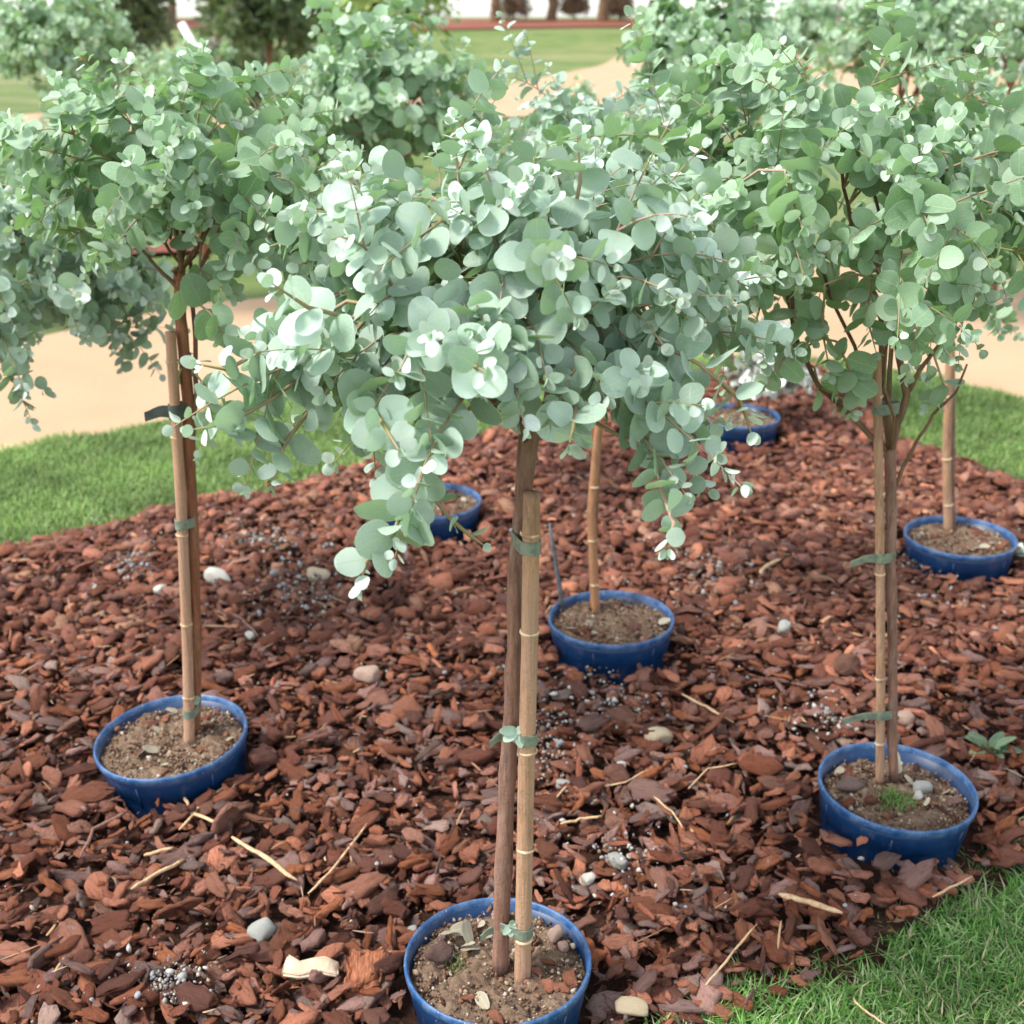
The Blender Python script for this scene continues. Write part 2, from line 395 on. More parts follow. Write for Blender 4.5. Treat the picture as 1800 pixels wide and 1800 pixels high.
NX, NY = 150, 170
xs = np.linspace(-3.4, 3.4, NX); ys = np.linspace(.9, 6.4, NY)
X, Y = np.meshgrid(xs, ys); Xf, Yf = X.ravel(), Y.ravel()
Z = np.maximum(bed_h(Xf, Yf) - .012, -.030)
ok = in_bed(Xf, Yf).reshape(NY, NX)
Z = np.where(in_bed(Xf, Yf), Z, -.03)
idx = np.arange(NX*NY).reshape(NY, NX)
q = np.stack([idx[:-1, :-1], idx[:-1, 1:], idx[1:, 1:], idx[1:, :-1]], -1)
keep = ok[:-1, :-1] | ok[1:, 1:] | ok[:-1, 1:] | ok[1:, :-1]
bed = link('mulch_bed', np_mesh('mulch_bed', np.stack([Xf, Yf, Z], 1), [q[keep]], M['under'])); tag(bed, kind='structure')

# chip templates: ragged, slightly bowed slabs of bark
PAL = [(.26, .088, .050), (.30, .108, .060), (.18, .060, .036), (.21, .080, .055), (.38, .155, .090), (.13, .044, .028),
       (.28, .125, .090), (.34, .115, .050), (.22, .12, .10), (.34, .175, .125), (.25, .078, .038), (.44, .225, .135), (.24, .155, .125), (.31, .12, .07)]
def chip_template(n, seed, hi, col=None):
    r = random.Random(seed); asp = r.choice([.16, .26, .36, .45, .52, .6, .7]); taper = r.uniform(-.9, .9) ; thick = r.uniform(.07, .20); bow = r.uniform(-.35, .35)
    skew = r.uniform(-.3, .3); kinds = r.random()
    out = []
    for k in range(n):
        a = 2*math.pi*(k+r.uniform(-.28, .28))/n
        rr = r.uniform(.68, 1.12)*(1 if r.random() > .12 else .8)
        ca, sa = math.cos(a), math.sin(a)
        p = 2.0 if kinds < .5 else 3.6
        den = (abs(ca)**p+abs(sa)**p)**(1/p)
        x, y = ca/den*rr*.5, sa/den*rr*.5*asp
        out.append((x + skew*y, y*(1-taper*x)))
    V = []
    def zb(x, y): return bow*(x*x)*1.0 + .25*bow*y*y
    rings = [(.86, -.5), (1.0, -.05), (.97, .32), (.72, .5)] if hi else [(1.0, -.45), (.9, .5)]
    for sc, zz in rings:
        for (x, y) in out:
            V.append((x*sc, y*sc, zz*thick + zb(x*sc, y*sc) + r.uniform(-.026, .026)*(2.2 if zz > 0 else 1)))
    c = len(V); V.append((0, 0, .5*thick + r.uniform(-.01, .05)))
    Q = []; T = []
    for i in range(len(rings)-1):
        for k in range(n): k2 = (k+1) % n; Q.append((i*n+k, i*n+k2, (i+1)*n+k2, (i+1)*n+k))
    b = (len(rings)-1)*n
    for k in range(n): T.append((b+k, b+(k+1) % n, c))
    V = np.array(V, dtype=np.float32)
    c0 = np.array(col or r.choice(PAL)); c0 = c0*r.choice([.7, .9, 1.1, 1.25, 1.45, 1.75])*r.uniform(.9, 1.1)*np.array([.98, .98, .97])
    g = r.uniform(-.15, .25); c0 = c0*(1-max(g, 0)) + np.mean(c0)*max(g, 0)
    tint = np.tile(np.array([*c0, 1]), (len(V), 1))
    lc = V*8 + np.array([seed*1.37, seed*.71, seed*.3])
    lc[:, [0, 1]] = lc[:, [1, 0]]
    return V, np.array(Q), np.array(T), tint, lc
HI = [chip_template(12, 100+i, True) for i in range(52)]
LO = [chip_template(6, 300+i, False) for i in range(40)]

def rot_mats(yaw, tx, ty):
    """rotation: tilt about random axis then yaw (arrays)"""
    cy, sy = np.cos(yaw), np.sin(yaw); cx, sx_ = np.cos(tx), np.sin(tx); c2, s2 = np.cos(ty), np.sin(ty)
    n = len(yaw); Rz = np.zeros((n, 3, 3)); Rx = np.zeros((n, 3, 3)); Ry = np.zeros((n, 3, 3))
    Rz[:, 0, 0] = cy; Rz[:, 0, 1] = -sy; Rz[:, 1, 0] = sy; Rz[:, 1, 1] = cy; Rz[:, 2, 2] = 1
    Rx[:, 0, 0] = 1; Rx[:, 1, 1] = cx; Rx[:, 1, 2] = -sx_; Rx[:, 2, 1] = sx_; Rx[:, 2, 2] = cx
    Ry[:, 0, 0] = c2; Ry[:, 0, 2] = s2; Ry[:, 2, 0] = -s2; Ry[:, 2, 2] = c2; Ry[:, 1, 1] = 1
    return Rz @ Rx @ Ry
def scatter_mesh(name, temps, which, R, size, pos, mat, tint_mul=None, smooth=True):
    """joins many template copies into one mesh.  R (n,3,3), size (n,3), pos (n,3)"""
    VV = []; QQ = []; TT = []; A1 = []; A2 = []; off = 0
    for t in range(len(temps)):
        sel = np.nonzero(which == t)[0]
        if len(sel) == 0: continue
        V, Q, T, tint, lc = temps[t]; k = len(V)
        W = np.einsum('nij,nvj->nvi', R[sel], V[None]*size[sel][:, None, :]) + pos[sel][:, None, :]
        VV.append(W.reshape(-1, 3)); base = off + np.arange(len(sel))*k
        if len(Q): QQ.append((Q[None]+base[:, None, None]).reshape(-1, 4))
        if len(T): TT.append((T[None]+base[:, None, None]).reshape(-1, 3))
        c = np.tile(tint, (len(sel), 1))
        if tint_mul is not None: c[:, :3] *= np.repeat(tint_mul[sel], k, axis=0)
        A1.append(c); A2.append(np.tile(lc, (len(sel), 1))); off += k*len(sel)
    faces = ([np.concatenate(QQ)] if QQ else []) + ([np.concatenate(TT)] if TT else [])
    return np_mesh(name, np.concatenate(VV), faces, mat, {'tint': np.concatenate(A1), 'lc': np.concatenate(A2)}, smooth)

def chip_field(n, ymin, ymax, lo_size, hi_size, zlay):
    x = rng.uniform(-3.3, 3.3, n*3); y = rng.uniform(ymin, ymax, n*3)
    k = in_bed(x, y) & (pot_dist(x, y) > .002); x, y = x[k][:n], y[k][:n]; n = len(x)
    px, py, dep = project(np.stack([x, y, np.zeros(n)], 1))
    k = (px > -500) & (px < 2300) & (py < 2150); x, y = x[k], y[k]; n = len(x)
    s = np.exp(rng.normal(math.log(lo_size), .36, n)); s = np.clip(s, .009, hi_size)
    pd = pot_dist(x, y); s = np.where(pd < .02, np.minimum(s, .03), s)
    ed = edge_dist(x, y)
    z = bed_h(x, y) + rng.random(n)*zlay*np.clip(ed/.12, .3, 1) - .005 + .02*np.exp(-np.clip(pd, 0, 1)/.06)
    yaw = rng.uniform(0, 6.28, n); tx = rng.normal(0, .30, n); ty = rng.normal(0, .30, n)
    st = rng.random(n) < .07; tx = np.where(st, rng.normal(0, .9, n), tx)
    pos = np.stack([x, y, z+.25*s*np.abs(np.sin(tx))], 1)
    return pos, rot_mats(yaw, tx, ty), s
near = chip_field(13500, 1.05, 2.9, .046, .100, .044)
far = chip_field(20000, 2.9, 6.1, .047, .095, .036)
pos, R, s = near; which = rng.integers(0, len(HI), len(pos))
px, py, dep = project(pos)
top = pos[:, 2]-bed_h(pos[:, 0], pos[:, 1])
score = s/dep*(.25+np.clip(top, 0, .05)/.03); score[(px < 10) | (px > 1790) | (py > 1790)] = 0
order = np.argsort(-score); ind = order[:300]; rest = order[300:]
sz = np.stack([s, s, s], 1)
chip_meshes = [np_mesh('bark_chip', V, [Q, T], M['chip'], {'tint': tint, 'lc': lc}, False) for V, Q, T, tint, lc in HI]
for i in ind:
    o = link('bark_chip', chip_meshes[which[i]], bed)
    m4 = Matrix(R[i].tolist()).to_4x4() @ Matrix.Diagonal((s[i]*1.05, s[i]*1.05, s[i]*1.05, 1)); m4.translation = Vector(pos[i])
    o.matrix_basis = m4
bright = rng.uniform(.8, 1.15, (len(pos), 1))
link('bark_chips', scatter_mesh('bark_chips', HI, which[rest], R[rest], sz[rest], pos[rest], M['chip'], np.repeat(bright[rest], 3, 1), False), bed, 'stuff')
pos, R, s = far; which = rng.integers(0, len(LO), len(pos)); sz = np.stack([s, s, s], 1)
br = rng.uniform(.8, 1.2, (len(pos), 1))
link('small_bark_chips', scatter_mesh('small_bark_chips', LO, which, R, sz, pos, M['chip'], np.repeat(br, 3, 1), False), bed, 'stuff')
# splinters and fines between the chips
pos, R, s = chip_field(16000, 1.05, 3.6, .014, .04, .034); which = rng.integers(0, len(LO), len(pos))
sz = np.stack([s*1.3, s*.7, s*.6], 1); br = rng.uniform(.7, 1.35, (len(pos), 1))
link('bark_fines', scatter_mesh('bark_fines', LO, which, R, sz, pos, M['chip'], np.repeat(br, 3, 1), False), bed, 'stuff')

# ------------------------------------------------------------------ stones, gravel, straws
def rock_mesh(seed, mat, sc=(1, .8, .6)):
    bm = bmesh.new(); bmesh.ops.create_icosphere(bm, subdivisions=3, radius=.5)
    o = Vector((seed*3.1, seed, 0))
    for v in bm.verts:
        n1 = noise.noise(v.co*2.2+o); n2 = noise.noise(v.co*6+o)
        v.co *= 1 + .35*n1 + .08*n2
        for ax in range(3): v.co[ax] = max(-.42, min(.42, v.co[ax]))
        v.co = Vector((v.co.x*sc[0], v.co.y*sc[1], v.co.z*sc[2]))
    me = bpy.data.meshes.new('stone'); bm.to_mesh(me); bm.free(); me.materials.append(mat); me.shade_smooth()
    return me
def ground_z(p): return float(bed_h(np.array([p.x]), np.array([p.y]))[0])
def stone(px, py, wpx, mat, label, seed, sc=(1, .8, .6), lift=.032, name='stone', cat='stone', rz=None):
    p = at_z(px, py, .03); dist = (p-Vector((0, 0, CAMZ))).length
    o = link(name, rock_mesh(seed, M[mat], sc)); s = wpx/F*dist*.95
    o.location = (p.x, p.y, ground_z(p)+lift); o.scale = (s, s, s); o.rotation_euler = (0.1*seed % .5, 0.13*seed % .4, rz if rz is not None else seed*1.3)
    return tag(o, label, cat)
stone(460, 1642, 50, 'grey_stone', 'angular grey stone on the bark left of the front blue pot', 3, (1, .95, .8))
stone(1158, 1293, 60, 'tan_stone', 'yellowish stone on the bark midway between middle pot and front right pot', 5, (1, .7, .6), rz=.4)
stone(645, 1188, 52, 'pink_stone', 'round half white half pink stone left of the front trunk at mid height', 7, (1, .9, .7))
stone(440, 1121, 20, 'white_stone', 'tiny white pebble right of the left trunk on bark', 9)
stone(1092, 1344, 22, 'white_stone', 'small pale pebble just below the yellowish stone', 11)
stone(282, 1040, 26, 'white_stone', 'small cream stone on bark left of the left cane', 13)
stone(385, 1026, 60, 'white_stone', 'pale lumpy stone on bark right of the left cane', 15, (1, .5, .5), rz=-.3)
stone(560, 1026, 50, 'tan_stone', 'tan stone on bark under the low hanging leaves', 17, (1, .7, .5), rz=.1)
stone(1378, 1103+0, 34, 'grey_stone', 'smooth grey brown stone right of the middle pot', 19, (.7, 1, .7))
stone(1590, 1262, 40, 'pink_stone', 'peach coloured block of stone behind the front right pot', 21, (1, .9, .8))
stone(722, 1640+3, 42, 'grey_stone', 'dark grey flint left of the front blue pot', 23, (1, .7, .5))
stone(1085, 1513, 46, 'grey_stone', 'bluish grey flaky stone right of the front cane', 25, (1, .6, .5), rz=-.6)
stone(1032, 1545, 34, 'white_stone', 'white chipped stone beside the bluish flaky stone', 27, (1, .8, .5))
stone(1110, 1770, 70, 'tan_stone', 'flat sandy stone at the bottom edge right of the front pot', 29, (1, .55, .22), rz=.1)
stone(990, 1440-60, 30, 'grey_stone', 'grey pebble against the right side of the front cane', 31)
stone(1540, 1000, 1, 'grey_stone', '', 33) if False else None

CR = []
for k in range(10):
    r = random.Random(k); V = []
    bm = bmesh.new(); bmesh.ops.create_icosphere(bm, subdivisions=1, radius=.5)
    for v in bm.verts: v.co *= r.uniform(.5, 1.25)
    V = np.array([v.co[:] for v in bm.verts]); T = np.array([[v.index for v in f.verts] for f in bm.faces]); bm.free()
    col = [(.32, .31, .29), (.42, .39, .33), (.17, .17, .17), (.52, .50, .46), (.24, .17, .11), (.30, .31, .33), (.12, .09, .07), (.36, .29, .20), (.52, .49, .42), (.20, .19, .18)][k]
    CR.append((V, np.zeros((0, 4), int), T, np.tile(np.array([*col, 1]), (len(V), 1)), V*3))
def gravel(px, py, wpx, hpx, n, label, smin=.004, smax=.017):
    n = int(n*1.35)
    a = at_z(px-wpx/2, py+hpx/2); b = at_z(px+wpx/2, py-hpx/2); cx, cy = (a.x+b.x)/2, (a.y+b.y)/2
    g = rng.normal(0, .33, (n, 2)); g *= np.exp(rng.normal(0, .55, (n, 1))); x = cx+g[:, 0]*(b.x-a.x)*1.15; y = cy+g[:, 1]*(b.y-a.y)*1.35
    s = np.clip(np.exp(rng.normal(math.log(.0065), .5, n)), .003, .022)
    pos = np.stack([x, y, bed_h(x, y)+.038+rng.random(n)*.012], 1)
    R = rot_mats(rng.uniform(0, 6, n), rng.uniform(0, 3, n), rng.uniform(0, 3, n))
    o = link('gravel', scatter_mesh('gravel', CR, rng.integers(0, 10, n), R, np.stack([s, s, s*.7], 1), pos, M['crumb'], smooth=False))
    tag(o, label, 'gravel', kind='stuff')
gravel(535, 1066, 170, 70, 260, 'grey and white gravel patch on bark below the low leaves')
gravel(1245, 1036, 110, 60, 200, 'pale gravel patch right of the middle pot')
gravel(968, 1335, 70, 120, 170, 'white and grey gravel beside the front cane')
gravel(230, 1015, 110, 60, 120, 'bluish gravel on bark left of the left cane')
gravel(1075, 1250, 120, 70, 120, 'loose gravel below the middle pot')
gravel(300, 1770, 110, 60, 120, 'gravel at the bottom left corner among the bark')
gravel(1460, 1285, 50, 40, 70, 'crushed white gravel left of the front right pot')
gravel(1595, 1010, 60, 80, 140, 'mossy gravel between the right cane and the back right pot')
gravel(470, 975, 150, 40, 160, 'tan gravel below the grass beside the left trunk')
gravel(1090, 1530, 120, 60, 90, 'grey gravel right of the front cane low down')
# general sprinkling of pebbles
n = 1500
x = rng.uniform(-2.2, 2.2, n); y = rng.uniform(1.2, 5.2, n); k = in_bed(x, y) & (pot_dist(x, y) > .02); x, y = x[k], y[k]; n = len(x)
s = np.clip(np.exp(rng.normal(math.log(.006), .5, n)), .003, .018); R = rot_mats(rng.uniform(0, 6, n), rng.uniform(0, 3, n), rng.uniform(0, 3, n))
o = link('pebbles', scatter_mesh('pebbles', CR, rng.integers(0, 10, n), R, np.stack([s, s, s*.7], 1), np.stack([x, y, bed_h(x, y)+.030+rng.random(n)*.016], 1), M['crumb'], smooth=False))
tag(o, 'small pale pebbles sprinkled among the bark chips', 'pebbles', kind='stuff')

def straw(pts, wpx, label, mat='straw', name='dry_stick', cat='stick', z0=.045, z1=None):
    P = []
    for i, (a, b) in enumerate(pts):
        z = z0 + ((z1 if z1 is not None else z0)-z0)*i/(len(pts)-1)
        q = at_z(a, b, z); q.z += ground_z(q)*.7; P.append(q)
    r = wpx/F*(P[0]-Vector((0, 0, CAMZ))).length/2*.75
    Q = []
    for i in range(len(P)-1):
        for k in range(4):
            t = k/4; c = P[i].lerp(P[i+1], t); c += Vector((rnd.uniform(-1, 1), rnd.uniform(-1, 1), rnd.uniform(-.6, .6)))*r*.6; Q.append(c)
    Q.append(P[-1]); mb = MB()
    rr = [r*rnd.uniform(.75, 1.1) for _ in Q]; rr[0] *= .6; rr[-1] *= .4
    mb.tube(Q, rr, 6)
    return tag(mb.build(name, M[mat]), label, cat)
straw([(408, 1473), (455, 1500), (522, 1547)], 11, 'thick pale stick lying on bark below the left blue pot')
straw([(232, 1570), (280, 1535), (322, 1508)], 9, 'tan stick slanting up to the right, low at left')
straw([(1198, 1218), (1240, 1240), (1290, 1268)], 6, 'thin straw on bark right of the front cane')
straw([(541, 1572), (590, 1520), (645, 1445)], 6, 'orange straw slanting up beside the large chips')
straw([(1240, 1730), (1275, 1690), (1331, 1624)], 6, 'long straw slanting up near the grass corner')
straw([(1368, 1570), (1420, 1590), (1480, 1612)], 14, 'pale split splinter left of the right grass', z0=.05)
straw([(1638, 1592), (1670, 1572), (1708, 1549)], 6, 'reddish stick end by the grass below the right pot')
straw([(1500, 1755), (1520, 1775), (1556, 1800)], 5, 'dry stalk lying on the grass at the bottom')
straw([(322, 1398), (335, 1425), (388, 1450)], 8, 'forked pale twig touching the foot of the left pot')
straw([(315, 1455), (355, 1410), (415, 1372)], 7, 'curved twig leaning on the left pot')
straw([(140, 1505), (165, 1450), (225, 1420)], 9, 'bent grey root left of the left pot', mat='trunk')
straw([(985, 1447), (1020, 1440), (1058, 1433)], 7, 'short straw right of the front cane')
straw([(1040, 1385), (1100, 1375), (1140, 1352)], 4, 'thin twig under the small pale pebble')
straw([(250, 1497), (275, 1492), (305, 1485)], 8, 'short orange splinter left of the thick pale stick')
straw([(1210, 1385), (1245, 1350), (1300, 1340)], 4, 'wiry twig left of the front right pot')
straw([(1150, 1400), (1180, 1425), (1200, 1455)], 5, 'fine curved straw between cane and front right pot')
straw([(1335, 1010), (1350, 995), (1372, 985)], 9, 'bright broken chip edge above the middle right bark')
straw([(400, 1010+65), (0+425, 1090), (455, 1120)], 5, 'thin root beside the tiny white pebble', mat='trunk')
n = 420
x = rng.uniform(-2, 2, n); y = rng.uniform(1.2, 4.2, n); k = in_bed(x, y) & (pot_dist(x, y) > .02); x, y = x[k], y[k]; n = len(x)
sL = np.clip(np.exp(rng.normal(math.log(.04), .5, n)), .015, .11)
STR = [(V, Q, T, np.tile(np.array([*c, 1]), (len(V), 1)), lc) for (V, Q, T, _, lc), c in zip(LO[:8], [(.42, .26, .13), (.50, .34, .20), (.34, .18, .09), (.56, .42, .28), (.26, .13, .07), (.46, .27, .12), (.38, .25, .16), (.30, .20, .14)])]
o = link('dry_straw', scatter_mesh('dry_straw', STR, rng.integers(0, 8, n), rot_mats(rng.uniform(0, 6, n), rng.normal(0, .2, n), rng.normal(0, .22, n)), np.stack([sL, .0055/.5+0*sL, .006+0*sL], 1), np.stack([x, y, bed_h(x, y)+.040+rng.random(n)*.010], 1), M['crumb'], smooth=False))
tag(o, 'thin broken straws and splinters strewn over the bark', 'straw', kind='stuff')
def block(px, py, lpx, hpx, ang, mat, label, name, cat):
    p = at_z(px, py, .05); d = (p-Vector((0, 0, CAMZ))).length; L, H = lpx/F*d, hpx/F*d
    bm = bmesh.new(); bmesh.ops.create_cube(bm, size=1)
    for v in bm.verts: v.co = Vector((v.co.x*L, v.co.y*H*1.1, v.co.z*H*.6))
    bmesh.ops.bevel(bm, geom=bm.edges[:], offset=H*.12, segments=2, affect='EDGES')
    bmesh.ops.subdivide_edges(bm, edges=bm.edges[:], cuts=3, use_grid_fill=True)
    for v in bm.verts: v.co += Vector((noise.noise(v.co*60), noise.noise(v.co*70+Vector((5, 0, 0))), noise.noise(v.co*80)))*H*.20 + Vector((0, noise.noise(v.co*22)*.3, noise.noise(v.co*18)*.35))*H
    me = bpy.data.meshes.new(name); bm.to_mesh(me); bm.free(); me.materials.append(M[mat]); me.shade_smooth()
    o = link(name, me); o.location = (p.x, p.y, ground_z(p)+.052); o.rotation_euler = (.3, .10, ang)
    return tag(o, label, cat)
block(548, 1712, 88, 25, .0, 'pale_wood', 'cream block of bare wood lying on bark at bottom left of the front pot', 'wood_block', 'wood block')
m = NT('orange_bark'); a = m.noise(m.mapping(m.coord(), (4, 1, 1)), 60, 5)
M['orange_bark'] = m.done(m.bsdf(m.ramp(a, [(.35, (.13, .04, .02)), (.65, (.33, .12, .055))]), .75, .3, m.bump(a, 1, .004)))
block(643, 1712, 60, 50, .1, 'orange_bark', 'chunky orange bark cube just left of the front blue pot', 'bark_chunk', 'bark chunk')

def leaf_template(seed, w=.9, n=9, point=0.0, young=0.0, cup=.10):
    r = random.Random(seed); w = w*r.uniform(.86, 1.1); cup = cup*r.uniform(.1, 1.2)*(1 if r.random() < .75 else -.6); bend = r.uniform(-.22, .12); fold = r.uniform(.0, .14)
    tw = r.uniform(-.15, .15); wav = r.uniform(0, .03); ph = r.uniform(0, 6)
    V = [(0, 0, 0)]; LC = [(0, 0, .9)]
    for k in range(1, n):
        t = (1-math.cos(math.pi*k/n))/2
        hw = .5*w*math.sin(math.pi*k/n)**(.92) * (1+.10*math.cos(math.pi*t)) * (1-point*t*.6)
        for sgn in (-1, 0, 1):
            x = sgn*hw*(1+.03*math.sin(9*t+ph)); a = abs(x)
            z = bend*t*t + cup*4*x*x + fold*a + tw*x*t + wav*math.sin(7*t+ph+sgn)
            V.append((x, t, z)); LC.append((sgn*hw/(.5*w), t, abs(sgn)))
    V.append((0, 1, bend)); LC.append((0, 1, 1))
    Q = []; T = []
    T += [(0, 2, 1), (0, 3, 2)]
    for k in range(n-2):
        a = 1+3*k; b = a+3
        Q += [(a, a+1, b+1, b), (a+1, a+2, b+2, b+1)]
    a = 1+3*(n-2); e = len(V)-1; T += [(a, a+1, e), (a+1, a+2, e)]
    yl = min(1, max(0, young+r.uniform(-.15, .15)))
    tint = np.tile(np.array([r.random(), r.random(), yl, 1]), (len(V), 1))
    return np.array(V), np.array(Q), np.array(T), tint, np.array(LC)
EUC = [leaf_template(i, .92, 9, 0, .02) for i in range(26)] + [leaf_template(50+i, .84, 8, .05, .5, .2) for i in range(12)]
N_OLD, N_YOUNG = 26, 12
POINTY = [leaf_template(90+i, .42, 6, .3, .1) for i in range(12)]
def leaf_meshes(temps, mat, name='leaf'): return [np_mesh(name, V, [Q, T], mat, {'tint': tint, 'lc': lc}) for V, Q, T, tint, lc in temps]
EUC_SETS = {'leaf': leaf_meshes(EUC, M['leaf']), 'leaf_green': leaf_meshes(EUC, M['leaf_green'])}

M['dry_leaf'] = leaf_mat('dry_leaf', (.16, .11, .07), (.34, .27, .19), (.40, .38, .30), .05, .7)
DRY = leaf_meshes([leaf_template(400+i, .6, 7, .1, .2, .35) for i in range(4)], M['dry_leaf'], 'dry_leaf')
# ------------------------------------------------------------------ pots
def lathe(mb, prof, n=72, wob=0.0):
    base = len(mb.v)
    for (r, z) in prof:
        for k in range(n):
            a = 2*math.pi*k/n; rr = r*(1+wob*math.sin(2*a+1.3)); mb.v.append(Vector((rr*math.cos(a), rr*math.sin(a), z)))
    for i in range(len(prof)-1):
        for k in range(n):
            k2 = (k+1) % n; mb.f.append((base+i*n+k, base+i*n+k2, base+(i+1)*n+k2, base+(i+1)*n+k))
def make_pot(loc, label, seed, tilt=(0, 0), soil_drop=.022, rz=0.0, scale=1.0):
    root = empty('plant_pot', (loc.x, loc.y, 0), label, 'plant pot', 'blue plant pots sunk in the bark mulch')
    root.rotation_euler = (tilt[0], tilt[1], rz); root.scale = (scale, scale, 1)
    R0 = POT_R; z = RIM_Z
    wl = MB(); lathe(wl, [(R0*.80, z-.20), (R0*.905, z-.085), (R0*.912, z-.070), (R0*.925, z-.068), (R0*.955, z-.030), (R0*.966, z-.012), (R0*.946, z-.012), (R0*.915, z-.07), (R0*.86, z-.12)], wob=.006)
    # raised mould lines down the wall
    for k in range(6):
        a = k*math.pi/3+.35+seed; ca, sa = math.cos(a), math.sin(a)
        wl.tube([(R0*.905*ca, R0*.905*sa, z-.085), (R0*.955*ca, R0*.955*sa, z-.03)], [.0022, .0022], 6)
    me = wl.mesh('pot_wall', M['pot'], smooth=True); link('pot_wall', me, root)
    rm = MB(); lathe(rm, [(R0*.945, z-.018), (R0*.970, z-.019), (R0*.990, z-.017), (R0*.998, z-.008), (R0*1.0, z-.004), (R0*.992, z), (R0*.975, z+.001), (R0*.965, z-.001), (R0*.952, z-.004), (R0*.945, z-.018)], wob=.006)
    link('pot_rim', rm.mesh('pot_rim', M['rim'], smooth=True), root)
    # soil
    n, mr = 90, 26; V = [(0, 0, 0)]; Fc = []
    for j in range(1, mr+1):
        for k in range(n):
            a = 2*math.pi*k/n; r = R0*.935*j/mr; V.append((r*math.cos(a), r*math.sin(a), 0))
    o3 = Vector((seed*7.3, 1, 2))
    V = [(x, y, z-soil_drop-.012*(math.hypot(x, y)/R0)**6 + .014*noise.noise(Vector((x, y, 0))*22+o3)+.009*noise.noise(Vector((x, y, 0))*70+o3)+.005*noise.noise(Vector((x, y, 0))*160+o3)) for x, y, _ in V]
    for k in range(n): Fc.append((0, 1+k, 1+(k+1) % n))
    for j in range(mr-1):
        for k in range(n):
            k2 = (k+1) % n; Fc.append((1+j*n+k, 1+(j+1)*n+k, 1+(j+1)*n+k2, 1+j*n+k2))
    me = bpy.data.meshes.new('potting_soil'); me.from_pydata(V, [], Fc); me.materials.append(M['soil']); me.shade_smooth()
    link('potting_soil', me, root)
    # crumbs, perlite and bits of bark on the soil
    nn = 1700; a = rng.uniform(0, 6.28, nn); r = R0*.91*np.sqrt(rng.random(nn)); x, y = r*np.cos(a), r*np.sin(a)
    sz = np.clip(np.exp(rng.normal(math.log(.0058), .45, nn)), .0025, .017)
    pz = z-soil_drop+rng.uniform(-.007, .007, nn)
    temps = CRS; R_ = rot_mats(rng.uniform(0, 6, nn), rng.uniform(0, 3, nn), rng.uniform(0, 3, nn))
    link('soil_crumbs', scatter_mesh('soil_crumbs', temps, rng.integers(0, len(temps), nn), R_, np.stack([sz, sz, sz*.6], 1), np.stack([x, y, pz], 1), M['crumb'], smooth=False), root, 'stuff')
    for k in range(14):
        a = rnd.uniform(0, 6.28); r = R0*rnd.uniform(.35, .82); o = link('bark_chip', rnd.choice(chip_meshes), root)
        s = rnd.uniform(.022, .055); o.location = (r*math.cos(a), r*math.sin(a), z-soil_drop+.006); o.scale = (s, s, s); o.rotation_euler = (rnd.uniform(-.4, .4), rnd.uniform(-.4, .4), rnd.uniform(0, 6))
    for k in range(7):
        a = rnd.uniform(0, 6.28); r = R0*rnd.uniform(.2, .8); o = link('dry_leaf', DRY[k % 4], root)
        s = rnd.uniform(.02, .04); o.location = (r*math.cos(a), r*math.sin(a), z-soil_drop+.010); o.scale = (s, s, s); o.rotation_euler = (rnd.uniform(-.7, .7), rnd.uniform(-.7, .7), rnd.uniform(0, 6))
    return root
CRS = []
for k, col in enumerate([(.10, .055, .035), (.18, .11, .07), (.30, .20, .13), (.055, .03, .02), (.48, .40, .32), (.22, .10, .055), (.35, .27, .18), (.14, .08, .05), (.16, .09, .055), (.26, .17, .11)]):
    V, Q, T, _, lc = CR[k]; CRS.append((V, Q, T, np.tile(np.array([*col, 1]), (len(V), 1)), lc))
make_pot(POS['front'], 'blue pot at the bottom centre holding the foremost tree, soil with bark bits', 1, scale=.95)
make_pot(POS['left'], 'tilted blue pot at the left with dark soil', 2, (.05, -.06))
make_pot(POS['right'], 'blue pot by the right grass corner with a mossy tuft in it', 3, (.02, .03), .034, scale=.965)
make_pot(POS['mid'], 'blue pot in the middle behind the foremost tree, light crumbly soil', 4, (.0, -.01))
make_pot(POS['backright'], 'blue pot near the right lawn holding a single straight cane', 5, (.0, .0))
make_pot(POS['backleft'], 'blue pot half hidden under the foremost crown, left of its trunk', 6)
make_pot(POS['far'], 'farthest blue pot, beside the white leaved plant', 7)
make_pot(POS['offleft'], 'blue pot of the tree cut off by the left picture edge', 8)

def pot_piece(pot, dx, dy, size, mesh, name, rot=(0, 0, 0), dz=0.0, sc=(1, 1, 1)):
    o = link(name, mesh, pot); o.location = (dx, dy, RIM_Z-.020+dz); o.scale = (size*sc[0], size*sc[1], size*sc[2]); o.rotation_euler = rot; return o
pots = {o['label'][:24]: o for o in C.objects if o.name.startswith('plant_pot')}
pf = next(o for o in C.objects if 'bottom centre holding' in o.get('label', '')); pr = next(o for o in C.objects if 'mossy tuft' in o.get('label', ''))
pot_piece(pf, .105, .072, .036, rock_mesh(41, M['pink_stone'], (1, .7, .9)), 'pink_stone', (.3, .4, 1), .012)
pot_piece(pf, .118, .045, .024, rock_mesh(42, M['pink_stone'], (1, .9, .7)), 'pink_stone', (0, 0, 2), .006)
pot_piece(pf, .06, .075, .018, rock_mesh(43, M['tan_stone'], (1, .9, .7)), 'stone', (0, 0, 2), .004)
pot_piece(pf, -.105, .02, .075, chip_meshes[5], 'bark_chip', (.35, .25, 1.1), .012); pot_piece(pf, .0, -.125, .05, chip_meshes[9], 'bark_chip', (.2, 0, 2.2), .006)
